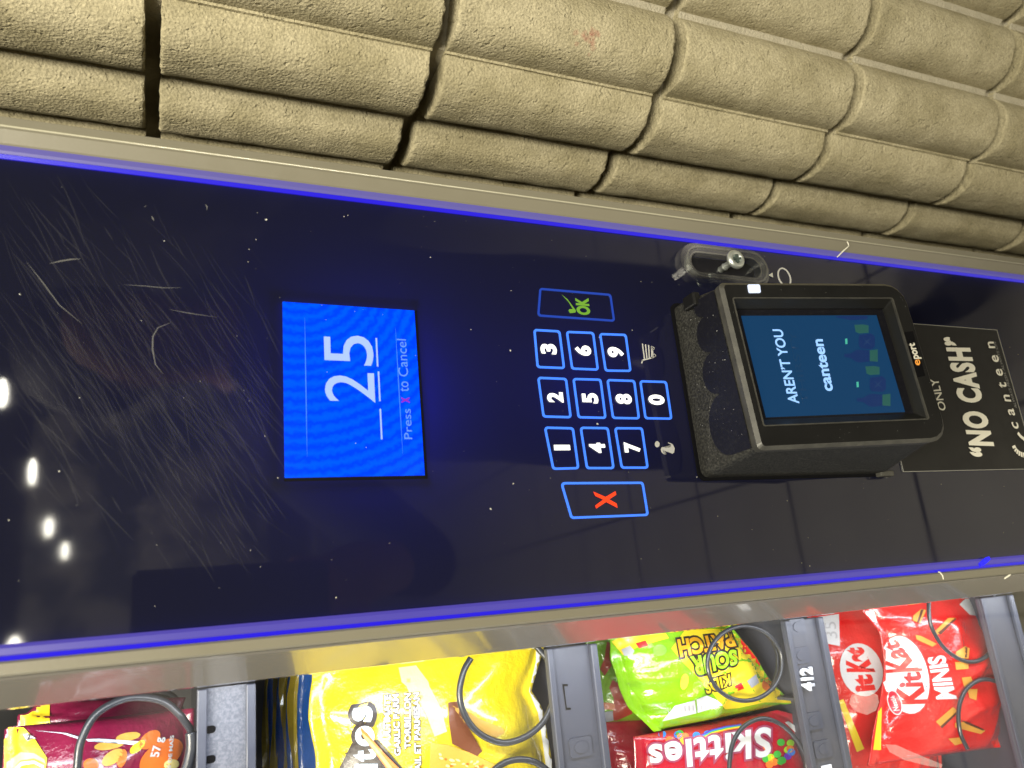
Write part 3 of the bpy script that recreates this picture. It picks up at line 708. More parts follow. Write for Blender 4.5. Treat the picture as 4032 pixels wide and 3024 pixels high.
# ------------------------------------------------------------------ sticker
sk = thing('payment_sticker', 'black sticker reading NO CASH stuck below the card reader', 'sticker', (0.0, 0.0, -0.30))
sq = [(-0.0470, -0.2455), (0.0490, -0.2455), (0.0492, -0.3640), (-0.0470, -0.3990)]
sq = [(-0.0470, -0.2455), (0.0488, -0.2455), (0.0495, -0.3660), (-0.0470, -0.3660)]
v_, f_ = extrude(sq, flat, 0.0003, 0.0007); fixn(obj('sticker_sheet', v_, f_, M['sticker'], sk))
ring('sticker_border', sq, inset(sq, 0.0004), flat, 0.0001, 0.0009, M['stickeredge'], sk)
FS = lambda q: at(*q)
def sheared(cr, pts):       # explicit corners: lower-left, lower-right, upper-right, upper-left in picture coordinates
    return [at(*cr(*p)) for p in pts]
text_on('lettering', 'ONLY', sheared(ST, [(760, 990), (680, 690), (605, 700), (690, 990)]), 0.0011, M['ivory'], sk, bold=0.01)
text_on('lettering', '“NO CASH”', sheared(ST, [(1232, 1415), (955, 295), (720, 310), (985, 1425)]), 0.0011, M['ivory'], sk, bold=0.052, shear=0.12, space=1.16)
text_on('lettering', 'canteen', sheared(ST, [(1440, 1160), (1200, 345), (1128, 355), (1370, 1160)]), 0.0011, M['ivory'], sk, bold=0.012, shear=0.1, space=1.75)
text_on('lettering', 'ALWAYS FRESH, ALWAYS ON', sheared(ST, [(1425, 970), (1222, 350), (1196, 350), (1398, 970)]), 0.0011, M['dimgrey'], sk, shear=0.15)
bm = bmesh.new()
arc = [(1420, 1195), (1450, 1215), (1475, 1245), (1500, 1270), (1530, 1290)]
def strip_px(bm, cr, pts, w, Y=-0.0011):
    P = [at(*cr(*p)) for p in pts]; L = []
    for i, p in enumerate(P):
        t = (P[min(i+1, len(P)-1)]-P[max(i-1, 0)]).normalized(); nn = Vector((-t.z, 0, t.x))*w/2
        L.append((bm.verts.new((p.x+nn.x, Y, p.z+nn.z)), bm.verts.new((p.x-nn.x, Y, p.z-nn.z))))
    for i in range(len(P)-1): bm.faces.new((L[i][0], L[i][1], L[i+1][1], L[i+1][0]))
strip_px(bm, ST, [(1425, 1198), (1452, 1232), (1490, 1262), (1540, 1280)], 0.0024)
a0 = [(1385, 1318), (1400, 1350), (1415, 1370), (1432, 1385), (1452, 1397), (1475, 1405), (1510, 1410)]
for i in range(len(a0)-1):
    p, q = a0[i], a0[i+1]; m1 = (p[0]+(q[0]-p[0])*0.75, p[1]+(q[1]-p[1])*0.75); strip_px(bm, ST, [p, m1], 0.0034)
from_bm('arc_emblem', bm, M['ivory'], sk)

# ------------------------------------------------------------------ card reader
cr_ = thing('card_reader', 'chunky black card reader with tilted lit screen below the keypad', 'card reader', (0.0, 0.0, -0.165))
FT = Vector((0.0012, -0.0405, -0.1040)); FB = Vector((0.0012, -0.0598, -0.2108))
E2 = (FB-FT); FL = E2.length; E2.normalize(); FN = Vector((0, E2.z, -E2.y))
if FN.y > 0: FN = -FN
SHR = 0.058          # the reader hangs slightly askew: its right side sits higher
FR = lambda a, b, h: Vector((FT.x+a, 0, 0))+Vector((0, FT.y, FT.z))+E2*(b-a*SHR)+FN*h
def fpx(q, h=0.0):
    p = hit(q[0], q[1], FR(0, 0, h), FN); d = p-FR(0, 0, h); return (d.x, d.dot(E2)+d.x*SHR)
HW = 0.0435
# housing: lofted body from the wall plate to the back of the front slab
base = rounded([(-0.0477, -0.1007), (0.0477, -0.1007), (0.0477, -0.2277), (-0.0477, -0.2277)], [0.004, 0.004, 0.004, 0.004], 4)
slab = rounded([(-HW, 0.0), (HW, 0.0), (HW, FL), (-HW, FL)], [0.003, 0.003, 0.011, 0.011], 4)
n_ = len(base); vs = [flat(*p, 0.0012) for p in base]+[flat(p[0], p[1], 0.006) for p in base]+[FR(p[0]*0.985, p[1]+0.0006*(1 if p[1] < 0.05 else -1), -0.0062) for p in slab]
fs = [tuple(range(n_))]
for r_ in (0, 1):
    for i in range(n_): fs.append((r_*n_+i, r_*n_+(i+1) % n_, (r_+1)*n_+(i+1) % n_, (r_+1)*n_+i))
hs = fixn(obj('housing', vs, fs, M['dusty'], cr_)); hs['label'] = 'dusty black plastic housing of the card reader'
gk = rounded([(-0.0492, -0.0990), (0.0492, -0.0990), (0.0492, -0.2290), (-0.0492, -0.2290)], 0.004, 4)
v_, f_ = extrude(gk, flat, 0.0002, 0.0014); fixn(obj('base_shadow_line', v_, f_, M['darkgap'], cr_))  # black sheet round the base, the reader's shadow line built as a dark rim
# wiped scalloped patch on the sloping top
def top_pt(a, t):   # a across (-1..1), t 0 at wall .. 1 at slab
    A = Vector((a*0.0440, -0.006, -0.1007)); B_ = FR(a*HW*0.985, 0.0006, -0.0062); p = A.lerp(B_, t)
    nn = Vector((0, (B_.z-A.z), -(B_.y-A.y))).normalized(); nn = nn if nn.z > 0 else -nn
    return p+nn*0.0013
def scal(a):
    best = 0.62
    for c, w, d in ((-0.60, 0.36, 0.36), (0.02, 0.25, 0.30), (0.50, 0.22, 0.26), (0.86, 0.13, 0.20)):
        if abs(a-c) < w: best = min(best, 0.62-d*math.sqrt(1-((a-c)/w)**2))
    return best
N_ = 90; vs = []; fs = []
for i in range(N_+1):
    a = -0.96+1.92*i/N_; vs += [top_pt(a, scal(a)), top_pt(a, 0.99)]
for i in range(N_): fs.append((2*i, 2*i+1, 2*i+3, 2*i+2))
obj('wiped_patch', vs, fs, M['cleanblack'], hs)
boxo('clip', (0.0395, 0.0470, -0.022, -0.012, -0.1030, -0.0985), M['black'], cr_, 0.001)
boxo('mounting_tab', (-0.0500, -0.0468, -0.006, -0.0012, -0.232, -0.222), M['edge'], cr_, 0.0008)
# front slab: chamfered frame with sunken bezel
out0 = slab
out1 = rounded(inset([(-HW, 0.0), (HW, 0.0), (HW, FL), (-HW, FL)], 0.0018), [0.002, 0.002, 0.010, 0.010], 4)
bq = [fpx(RD(437, 410)), fpx(RD(1385, 415)), fpx(RD(1592, 1135)), fpx(RD(597, 1172))]
bx0 = min(bq[2][0], bq[3][0]); bx1 = max(bq[0][0], bq[1][0]); by0 = (bq[0][1]+bq[3][1])/2; by1 = (bq[1][1]+bq[2][1])/2
inn0 = rounded([(bx0, by0), (bx1, by0), (bx1, by1), (bx0, by1)], 0.0012, 4)
# screen window, 7 mm deeper
DEEP = -0.0075
sqp = [fpx(RD(490, 518), DEEP), fpx(RD(1290, 515), DEEP), fpx(RD(1445, 1085), DEEP), fpx(RD(622, 1125), DEEP)]
sx0 = (sqp[2][0]+sqp[3][0])/2; sx1 = (sqp[0][0]+sqp[1][0])/2; sy0 = (sqp[0][1]+sqp[3][1])/2; sy1 = (sqp[1][1]+sqp[2][1])/2
mg = 0.0035
inn1 = rounded([(sx0-mg*0.4, sy0-mg*0.8), (sx1+mg, sy0-mg*0.8), (sx1+mg, sy1+mg*1.5), (sx0-mg*0.4, sy1+mg*1.5)], 0.0008, 4)
# ordering of the four loops must agree: (left,top),(right,top),(right,bottom),(left,bottom)
L = [([FR(*p, -0.0062) for p in out0]), ([FR(*p, -0.0018) for p in out0]), ([FR(*p, 0.0) for p in out1]), ([FR(*p, 0.0) for p in inn0]), ([FR(*p, DEEP+0.0012) for p in inn1]), ([FR(*p, DEEP-0.001) for p in inn1])]
n_ = len(out0)
def loops(name, A, material, parent):
    vs = [v for l in A for v in l]; fs = []
    for r_ in range(len(A)-1):
        for i in range(n_): fs.append((r_*n_+i, r_*n_+(i+1) % n_, (r_+1)*n_+(i+1) % n_, (r_+1)*n_+i))
    return fixn(obj(name, vs, fs, material, parent))
loops('edge_band', L[0:3], M['edge'], cr_)
loops('front_frame', L[2:4], M['black'], cr_)
bz = loops('screen_bezel', L[3:6], M['bezel'], cr_)
ring('bezel_lip', inn0, rounded(inset([(bx0, by0), (bx1, by0), (bx1, by1), (bx0, by1)], 0.0006), 0.0008, 4), FR, -0.0008, 0.0005, M['edge'], cr_)
v_, f_ = extrude(inn1, FR, DEEP-0.002, DEEP-0.0004); fixn(obj('screen_glass', v_, f_, M['cleanblack'], cr_))
v_, f_ = extrude([(sx0, sy0), (sx1, sy0), (sx1, sy1), (sx0, sy1)], FR, DEEP-0.0010, DEEP+0.0001)
rs = fixn(obj('screen', v_, f_, M['rdscreen'], cr_)); rs['label'] = 'lit teal blue screen of the card reader'
def rquad(x0, y0, x1, y1, cr=RD, h=None):
    pass
def rtext(name, s, pts, m, bold=0.0, space=1.0, h=0.0004, cr=RD, par=None, hh=DEEP):
    q = [hit(*cr(*p), FR(0, 0, hh), FN) for p in pts]
    return text_on(name, s, q, h, m, par or rs, bold=bold, space=space, nrm=FN)
rtext('lettering', 'AREN’T YOU', [(825, 1040), (722, 600), (662, 600), (760, 1040)], M['rdtext'], 0.02)
rtext('lettering', 'canteen', [(1026, 965), (962, 658), (905, 658), (968, 968)], M['rdtext'], 0.028)
rtext('ghost_lettering', 'THIRSTY', [(880, 1040), (800, 610), (755, 610), (838, 1040)], M['rdghost'], 0.01)
def rpoly(name, pts, m, h=0.0003):
    bm = bmesh.new(); bm.faces.new([bm.verts.new(hit(*RD(*p), FR(0, 0, DEEP), FN)+FN*h) for p in pts]); bmesh.ops.triangulate(bm, faces=bm.faces[:])
    return from_bm(name, bm, m, rs)
def bottle(ox, oy, sk_=0.0):
    b = [(0, -10), (0, 10), (40, 16), (75, 42), (100, 46), (150, 40), (205, 44), (210, 20), (212, -20), (205, -40), (150, -34), (100, -40), (75, -36), (40, -14)]
    rpoly('bottle_icon', [(ox+x*0.95, oy+y*0.9+0.0*x) for x, y in b], M['rdbottle'])
    rpoly('bottle_base_icon', [(ox+150, oy-30), (ox+198, oy-36), (ox+198, oy+38), (ox+150, oy+34)], M['rdgreen'], 0.0005)
    bm = bmesh.new()
    for i in range(4):
        for j in range(3):
            c = (ox+90+i*18, oy-20+j*18); bm.faces.new([bm.verts.new(hit(*RD(c[0]+4*math.cos(k*1.5708), c[1]+4*math.sin(k*1.5708)), FR(0, 0, DEEP), FN)+FN*0.0005) for k in range(4)])
    from_bm('dot_pattern', bm, M['rdcan'], rs)
def can(ox, oy):
    rpoly('can_icon', [(ox, oy-38), (ox+70, oy-48), (ox+92, oy-30), (ox+92, oy+28), (ox+75, oy+46), (ox+8, oy+42), (ox-4, oy+24), (ox-4, oy-22)], M['rdbottle'])
    rpoly('can_mark', [(ox+14, oy-26), (ox+42, oy-4), (ox+74, oy-28), (ox+50, oy+2), (ox+76, oy+28), (ox+44, oy+10), (ox+18, oy+28), (ox+36, oy+2)], M['rdcan'], 0.0005)
bottle(1090, 755); bottle(1165, 1018); can(1180, 672); can(1245, 925)
rpoly('bottle_icon', [(1040, 528), (1130, 545), (1225, 540), (1232, 520), (1140, 519), (1045, 521)], M['rdbottle'])
for ox, oy in ((1150, 598), (1215, 845)):
    rpoly('leaf_icon', [(ox, oy-25), (ox+50, oy-28), (ox+85, oy-22), (ox+85, oy+22), (ox+30, oy+26), (ox+8, oy+18)], M['rdgreen'])
for ox, oy in ((1098, 672), (1165, 928)):
    rpoly('cap_icon', [(ox-5, oy-15), (ox+8, oy-17), (ox+10, oy+15), (ox-3, oy+17)], M['rdbright'], 0.0006)
# indicator, badge
il = [fpx(RD(*p)) for p in ((516, 334), (588, 334), (594, 383), (524, 384))]
v_, f_ = extrude(rounded(il, 0.0007, 3), FR, -0.0005, 0.0006); o = fixn(obj('indicator_light', v_, f_, M['led'], cr_)); o['label'] = 'glowing white square indicator light'
bd = [fpx(RD(*p)) for p in ((1452, 615), (1498, 610), (1572, 875), (1524, 885))]
v_, f_ = extrude(bd, FR, -0.0004, 0.0003); bdg = fixn(obj('badge', v_, f_, M['darkgap'], cr_))
rtext('lettering', 'e', [(1542, 812), (1534, 778), (1505, 782), (1513, 816)], M['orange'], 0.015, cr=RD, par=bdg, hh=0.0, h=0.0006)
rtext('lettering', 'port', [(1548, 775), (1518, 678), (1468, 684), (1494, 778)], M['ivory'], 0.035, cr=RD, par=bdg, hh=0.0, h=0.0006)
bm = bmesh.new()
for i in range(60):
    a = random.uniform(-0.95, 0.95); speck(bm, top_pt(a, random.uniform(0.05, 0.95))+Vector((0, 0, 0.0002)), abs(random.gauss(0, 0.0001))+0.00005, (0, -0.1, 1))
for i in range(110):
    a = random.uniform(-HW+0.002, HW-0.002); b = random.uniform(0.003, FL-0.003)
    if bx0-0.001 < a < bx1+0.001 and by0-0.001 < b < by1+0.001: continue
    speck(bm, FR(a, b, 0.0003), abs(random.gauss(0, 0.0001))+0.00005, FN)
o = from_bm('dust_specks', bm, M['dust'], cr_); o['kind'] = 'stuff'

# ------------------------------------------------------------------ shelves, rails and coils behind the glass
YR = 0.078         # front of the price rails
XS0, XS1 = -0.80, -0.125
def zpx(q, Y): return at(q[0], q[1], Y).z
shelf_def = [(D(425, 1560), D(552, 1560)), (D(1196, 1560), D(1300, 1560)), (D(1722, 1500), D(1800, 1500)), (D(2142, 1400), D(2208, 1400))]
SH = []
for i, (a, b) in enumerate(shelf_def):
    zt, zb = zpx(a, YR), zpx(b, YR)
    s_ = boxo('shelf', (XS0, XS1, YR+0.004, 0.60, zb+0.006, zb+0.010), M['raildark'], vm)
    SH.append((s_, zt, zb))
    if i == 0:
        boxo('rail', (XS0, XS1, YR+0.0015, YR+0.004, zb, zt), M['railspeck'], s_)
        boxo('rail_lip', (XS0, XS1, YR-0.002, YR+0.001, zt-0.0042, zt), M['rail'], s_, 0.0005)
        boxo('rail_lip', (XS0, XS1, YR-0.002, YR+0.001, zb, zb+0.0042), M['rail'], s_, 0.0005)
        for yy in (1170, 1460, 1750, 2040):
            p = at(*BA(1985, yy), YR); q = at(*BA(2088, yy), YR)
            v_, f_ = extrude(rounded([(p.x-0.0016, p.z), (p.x+0.0016, p.z), (p.x+0.0016, q.z), (p.x-0.0016, q.z)], 0.0014, 4), lambda a_, b_, h: Vector((a_, YR+0.0015-h, b_)), 0.0, 0.0004)
            obj('slot', v_, f_, M['darkgap'], s_)
    else:
        boxo('rail', (XS0, XS1, YR, YR+0.004, zb, zt), M['rail'] if i == 1 else M['raildark'], s_, 0.0008)
        boxo('rail_lip', (XS0, XS1, YR-0.0035, YR-0.0002, zb-0.001, zb+0.0034), M['rail'], s_, 0.0008)
        boxo('rail_lip', (XS0, XS1, YR-0.0022, YR-0.0002, zt-0.0030, zt+0.0006), M['rail'], s_, 0.0006)
def button(par, px, hw=0.0048, hh=0.0066):
    p = at(*px, YR-0.001); fr = lambda a_, b_, h: Vector((p.x+a_, YR-h, p.z+b_))
    v_, f_ = extrude(rounded([(-hw, -hh), (hw, -hh), (hw, hh), (-hw, hh)], 0.0016, 4), fr, 0.0002, 0.0012); o = fixn(obj('rail_button', v_, f_, M['rail'], par))
    v_, f_ = extrude([(hw*0.62*math.cos(t*math.tau/18), hh*0.62*math.sin(t*math.tau/18)) for t in range(18)], fr, 0.0010, 0.0018); fixn(obj('button_dome', v_, f_, M['rail'], o))
s2 = SH[1][0]; s3 = SH[2][0]
button(s2, BC(1935, 1330)); button(s2, BC(2040, 1980))
for px in (BE(205, 380), BE(238, 632), BE(350, 1212), BE(432, 1460), BE(520, 1800)): button(s3, px)
p = at(*BC(1790, 840), YR)
br = [BC(1755, 722), BC(1808, 722), BC(1808, 742), BC(1772, 742), BC(1798, 950), BC(1838, 950), BC(1838, 970), BC(1790, 972)]
obj('slot_mark', [at(*q, YR-0.0004) for q in br], [tuple(range(len(br)))], M['darkgap'], s2)
lab = boxo('number_label', (0, 0.001, 0, 0.001, 0, 0.001), M['label'], s3); bpy.data.objects.remove(lab)
def fat_text(name, s, quad, m, par, bold, nrm, thick):
    o = text_on(name, s, quad, thick, m, par, bold=bold, nrm=nrm)
    bm = bmesh.new(); bm.from_mesh(o.data); g = bmesh.ops.extrude_face_region(bm, geom=bm.faces[:])
    for v in [e for e in g['geom'] if isinstance(e, bmesh.types.BMVert)]: v.co -= nrm*thick
    bmesh.ops.recalc_face_normals(bm, faces=bm.faces[:]); bm.to_mesh(o.data); bm.free(); return o
fat_text('number_label', '412', [at(*BE(*q), YR-0.002) for q in ((348, 945), (318, 732), (212, 742), (240, 950))], M['label'], s3, 0.05, Vector((0, -1, 0)), 0.0016)
boxo('number_plate', tuple([at(*BE(455, 1800), YR).x, at(*BE(450, 1600), YR).x, YR-0.0016, YR-0.0003, at(*BE(495, 1620), YR).z, at(*BE(405, 1620), YR).z]), M['label'], s3, 0.0005)
# divider fins standing on the shelves
def fin(par, q0, q1, ytop=0.03):
    a = at(*q0, YR+0.004)
    boxo('divider', (a.x-0.0008, a.x+0.0008, YR+0.006, 0.55, SH[SHI[par]][2]+0.010, SH[SHI[par]][2]+0.010+ytop), M['raildark'], par)
SHI = {SH[i][0]: i for i in range(4)}
fin(s3, BD(1300, 1150), None, 0.012)

def coil(par, px_pts, Y, r=0.0016, depth=0.05, turns=3, behind=0.05):
    """front turn through picture points on the plane Y, then smaller turns deeper on the shelf"""
    P = [at(*p, Y) for p in px_pts]
    # fit circle for the deeper turns
    c = Vector((sum(p.x for p in P)/len(P), 0, sum(p.z for p in P)/len(P)))
    pts = []
    n = len(P)
    for i in range(n-1):
        p0, p1, p2, p3 = P[max(i-1, 0)], P[i], P[i+1], P[min(i+2, n-1)]
        for k in range(8):
            t = k/8; t2 = t*t; t3 = t2*t
            pts.append(0.5*((2*p1)+(p2-p0)*t+(2*p0-5*p1+4*p2-p3)*t2+(3*p1-p0-3*p2+p3)*t3))
    pts.append(P[-1])
    xs = [p.x for p in P]; zs = [p.z for p in P]; R = max(max(xs)-min(xs), max(zs)-min(zs))/2
    e0, e1 = pts[-2], pts[-1]; t_ = (e1-e0).normalized()
    nrm = Vector((-t_.z, 0, t_.x)); mid = Vector((sum(xs)/len(xs), 0, sum(zs)/len(zs)))
    if nrm.dot(mid-e1) < 0: nrm = -nrm
    cc_ = e1+nrm*R; rel = e1-cc_; a0 = math.atan2(rel.z, rel.x); sg = 1 if (rel.x*t_.z-rel.z*t_.x) > 0 else -1
    for k in range(1, 40):                      # the wire spirals on towards the back of the shelf
        a = a0+sg*k*math.tau/18; pts.append(Vector((cc_.x+R*math.cos(a), Y+k*0.046/18*(1+min(1, k/6)), cc_.z+R*math.sin(a))))
    v, f = tube(pts, r, 10); return obj('coil', v, f, M['coil'], par, True)
def ell(cr, cx_, cy_, rx, ry, a0, a1, n=26, tilt=0.0):
    out = []
    for k in range(n+1):
        t = math.radians(a0+(a1-a0)*k/n); x = rx*math.cos(t); y = ry*math.sin(t)
        out.append(cr(cx_+x*math.cos(tilt)-y*math.sin(tilt), cy_+x*math.sin(tilt)+y*math.cos(tilt)))
    return out
YC = 0.084
s1, s4 = SH[0][0], SH[3][0]
coil(s1, [BA(740, 1750), BA(752, 1480), BA(790, 1260), BA(930, 1015), BA(1180, 872), BA(1400, 850), BA(1600, 900), BA(1750, 1030)], YC, 0.0017)
coil(s1, [BA(1845, 1190), BA(1850, 1340), BA(1810, 1520), BA(1740, 1700)], YC-0.004, 0.0024)
coil(s2, ell(BC, 1225, 890, 465, 415, -150, 140) [::-1] if False else [BC(870, 470), BC(800, 600), BC(760, 800), BC(790, 970), BC(880, 1130), BC(1020, 1240), BC(1200, 1290), BC(1400, 1230), BC(1560, 1100), BC(1650, 930), BC(1690, 780), BC(1675, 640)], YC, 0.0017)
coil(s2, ell(BC, 1350, 1850, 380, 400, -180, 0), YC, 0.0017)
coil(s3, ell(BD, 1620, 690, 325, 325, -58, 302, 30), YC, 0.0013)
coil(s3, [BD(1490, 1800), BD(1485, 1600), BD(1515, 1390), BD(1610, 1240), BD(1770, 1170), BD(1930, 1220), BD(2060, 1340), BD(2140, 1480), BD(2160, 1640)], YC, 0.0013)
coil(s4, [BE(1370, 120), BE(1368, 250), BE(1395, 390), BE(1490, 550), BE(1620, 655), BE(1750, 690), BE(1870, 645), BE(1960, 530), BE(2005, 380), BE(1985, 220), BE(1960, 130)], YC, 0.0014)
coil(s4, [BE(1710, 1460), BE(1650, 1330), BE(1630, 1180), BE(1650, 1030), BE(1720, 910), BE(1850, 845), BE(2000, 880), BE(2130, 990), BE(2230, 1120)], YC, 0.0014)

# ------------------------------------------------------------------ snack bags
def foil(name, col, col2=None, rough=0.22, es=0.0):
    return mat(name, col, rough, spec=0.6, coat=1.0, var=(40, col2 or tuple(c*0.85 for c in col), 0.4, 0.7), bump=[(48, 0.42, 0.005), (150, 0.15, 0.0012)])
def resample(P, n):
    d = [0]
    for a, b in zip(P[:-1], P[1:]): d.append(d[-1]+(b-a).length)
    out = []
    for i in range(n+1):
        t = d[-1]*i/n; k = 0
        while k < len(d)-2 and d[k+1] < t: k += 1
        s = (t-d[k])/max(1e-9, d[k+1]-d[k]); out.append(P[k].lerp(P[k+1], s))
    return out
PRINT = {}
def pm(name, col, rough=0.42):
    if name not in PRINT: PRINT[name] = mat('print_'+name, col, rough, coat=0.15, bump=[(48, 0.25, 0.004)])
    return PRINT[name]
class Bag:
    def __init__(self, name, label, T, B, Y, bulge, material, seed, group=None, wr=1.0, dy=0.0, seal=0.055, n=46, m=60, sealmat=None):
        T = resample([at(*p, Y) for p in T], n); B = resample([at(*p, Y) for p in B], n)
        zmin = min(p.z for p in T+B); xs = [p.x for p in T+B]
        self.root = thing(name, label, 'snack bag', ((min(xs)+max(xs))/2, Y+dy, zmin), group)
        F = []; K = []
        for j in range(m+1):
            s = j/m
            for i in range(n+1):
                t = i/n; p = T[i].lerp(B[i], s)
                se = min(max((s-seal)/(1-2*seal), 0), 1)
                pr = (math.sin(math.pi*se)**0.62)*(math.sin(math.pi*min(max(t, 0), 1))**0.45)
                e = math.exp(-abs(s-seal)/0.10)+math.exp(-abs(1-seal-s)/0.10)
                w = noise.noise(Vector((t*8+seed, s*1.6, seed)))*0.0035*e+noise.noise(Vector((t*17+seed, s*3.5, seed+2)))*0.0012*(0.4+e)
                w += (abs(noise.noise(Vector((t*3.2+s*2.5, s*2.4-t, seed+7))))-0.2)*0.008*pr
                if s < seal or s > 1-seal: w = 0.0012*math.sin(t*9+seed)+0.0003*math.sin(s*900)
                y = -bulge*pr+w*wr
                F.append(Vector((p.x, Y+y+dy, p.z))); K.append(Vector((p.x, Y+max(bulge*0.8*pr, y+0.0004)+dy, p.z)))
        q = n+1; N = len(F); fs = []; bs = []
        for j in range(m):
            for i in range(n):
                a = j*q+i; fs.append((a, a+1, a+q+1, a+q)); bs.append((N+a, N+a+q, N+a+q+1, N+a+1))
        loop = [i for i in range(q)]+[j*q+n for j in range(1, m+1)]+[m*q+i for i in range(n-1, -1, -1)]+[j*q for j in range(m-1, 0, -1)]
        side = [(loop[k], N+loop[k], N+loop[(k+1) % len(loop)], loop[(k+1) % len(loop)]) for k in range(len(loop))]
        self.body = obj('bag_body', F+K, fs+bs+side, material, self.root, True)
        fixn(self.body)
        if sealmat:
            self.body.data.materials.append(sealmat)
            for k, p in enumerate(self.body.data.polygons):
                if k < 2*len(fs) and (k % len(fs)) < n*int(m*seal*sealmat_rows(1)): p.material_index = 1
        self.bvh = BVHTree.FromPolygons([tuple(v) for v in F], fs); self.layer = 0
    def _map(self, bm, g, name, material, layer):
        xs = [v.co.x for v in bm.verts]; ys = [v.co.y for v in bm.verts]
        for ax, lo, hi in ((0, min(xs), max(xs)), (1, min(ys), max(ys))):
            k = math.ceil(lo/g)
            while k*g < hi:
                co = [0, 0, 0]; co[ax] = k*g; no = [0, 0, 0]; no[ax] = 1
                bmesh.ops.bisect_plane(bm, geom=bm.verts[:]+bm.edges[:]+bm.faces[:], plane_co=co, plane_no=no); k += 1
        bmesh.ops.triangulate(bm, faces=bm.faces[:]); dead = []
        for v in bm.verts:
            r = ray(v.co.x, v.co.y).normalized(); h, nn, _, _ = self.bvh.ray_cast(CAM, r)
            if h is None: dead.append(v)
            else: v.co = h-r*(0.0004+0.00022*layer)
        bmesh.ops.delete(bm, geom=dead, context='VERTS')
        if not bm.faces: bm.free(); return None
        return from_bm(name, bm, material, self.root, True)
    def poly(self, name, pts, material, layer=0, g=16):
        bm = bmesh.new(); bm.faces.new([bm.verts.new((p[0], p[1], 0)) for p in pts]); bmesh.ops.triangulate(bm, faces=bm.faces[:])
        return self._map(bm, g, name, material, layer)
    def text(self, s, quad, material, layer=2, bold=0.0, shear=0.0, ref=None, space=1.0, g=16, name='lettering'):
        a, b, c, d = [Vector(q).to_3d() for q in quad]; bm = text2d(s, bold, shear, space, ref)
        for v in bm.verts:
            u, w = v.co.x, v.co.y; v.co = (a*(1-u)+b*u)*(1-w)+(d*(1-u)+c*u)*w
        return self._map(bm, g, name, material, layer)
def sealmat_rows(x): return x
def P_(cr, *pts): return [cr(*p) for p in pts]
def oval(cr, cx_, cy_, rx, ry, tilt=0, n=28):
    return ell(cr, cx_, cy_, rx, ry, 0, 360-360/n, n-1, math.radians(tilt))
YELLOW = (0.78, 0.60, 0.015); MAROON = (0.20, 0.006, 0.045); LIME = (0.20, 0.50, 0.006); RED = (0.62, 0.012, 0.012); CRIM = (0.46, 0.008, 0.03)
M['foil_yellow'] = foil('yellow_foil', YELLOW, (0.70, 0.58, 0.03)); M['foil_maroon'] = foil('maroon_foil', MAROON)
M['foil_lime'] = foil('lime_foil', LIME, (0.27, 0.55, 0.008)); M['foil_red'] = foil('red_foil', RED, (0.70, 0.02, 0.02)); M['foil_crimson'] = foil('crimson_foil', CRIM)
M['foil_blue'] = foil('blue_foil', (0.03, 0.20, 0.80)); M['foil_gold'] = foil('gold_foil', (0.85, 0.62, 0.05))
white = pm('white', (0.62, 0.65, 0.71)); cream = pm('cream', (0.85, 0.75, 0.30)); chipm = pm('chip', (0.62, 0.36, 0.06)); orangem = pm('orange', (0.72, 0.16, 0.02))
darkm = pm('dark', (0.02, 0.012, 0.012)); redm = pm('red', RED); yel = pm('yellow', (0.80, 0.62, 0.02)); brown = pm('brown', (0.16, 0.05, 0.02)); wafer = pm('wafer', (0.62, 0.30, 0.05))
limem = pm('lime', (0.36, 0.72, 0.02)); orm = pm('amber', (0.80, 0.38, 0.01)); bluem = pm('blue', (0.03, 0.20, 0.75)); brick = pm('brick_red', (0.45, 0.04, 0.02)); purple = pm('purple', (0.12, 0.02, 0.45)); greenm = pm('green', (0.05, 0.40, 0.05)); maroonm = pm('maroon', MAROON); grey = pm('grey', (0.42, 0.44, 0.50)); paleblue = pm('pale_blue', (0.62, 0.72, 0.90)); choc = pm('chocolate', (0.09, 0.02, 0.012))

YB = 0.108
# top shelf: maroon corn snack bag with yellow top
bagA = Bag('snack_bag', 'maroon and yellow corn snack bag marked 57 g at the front of the top shelf',
           P_(BA, (150, 1130), (100, 1135), (40, 1142), (20, 1500), (-60, 2300), (-60, 4200)), P_(BA, (1888, 955), (1880, 1150), (1865, 1500), (1850, 2300), (1850, 4200)), YB, 0.020, M['foil_maroon'], 1.0, 'corn snack bags on the top shelf', 1.3)
bagA.poly('yellow_top', P_(BA, (-300, 900), (190, 1100), (340, 1260), (455, 1440), (420, 1700), (300, 2400), (-400, 2400)), yel, 1)
bagA.poly('pale_band', P_(BA, (62, 1480), (200, 1380), (330, 1390), (430, 1450), (440, 1490), (330, 1440), (200, 1460), (110, 1560), (60, 1700)), cream, 2)
bagA.poly('white_band', P_(BA, (110, 1560), (200, 1475), (330, 1462), (425, 1510), (425, 1540), (330, 1490), (210, 1510), (130, 1600)), white, 3)
bagA.poly('label_patch', P_(BA, (222, 1208), (268, 1200), (345, 1245), (262, 1272)), white, 2); bagA.text('N', P_(BA, (318, 1255), (290, 1205), (255, 1212), (262, 1265)), darkm, 4, 0.03)
for cx_, cy_, rx, ry, ti, m_ in ((1060, 1310, 150, 45, -10, chipm), (1330, 1330, 90, 40, -40, yel), (1090, 1430, 120, 60, -35, chipm), (1180, 1440, 45, 90, 15, orangem), (880, 1500, 75, 60, 0, orangem), (1560, 1420, 240, 130, -35, orangem), (1660, 1500, 75, 50, -10, cream), (1450, 1260, 120, 70, -40, orangem), (1240, 1230, 120, 40, -10, chipm)):
    bagA.poly('chip_picture', oval(BA, cx_, cy_, rx, ry, ti), m_, 1)
bagA.text('57 g', P_(BA, (1565, 1425), (1605, 1235), (1505, 1235), (1450, 1430)), white, 4, 0.03)
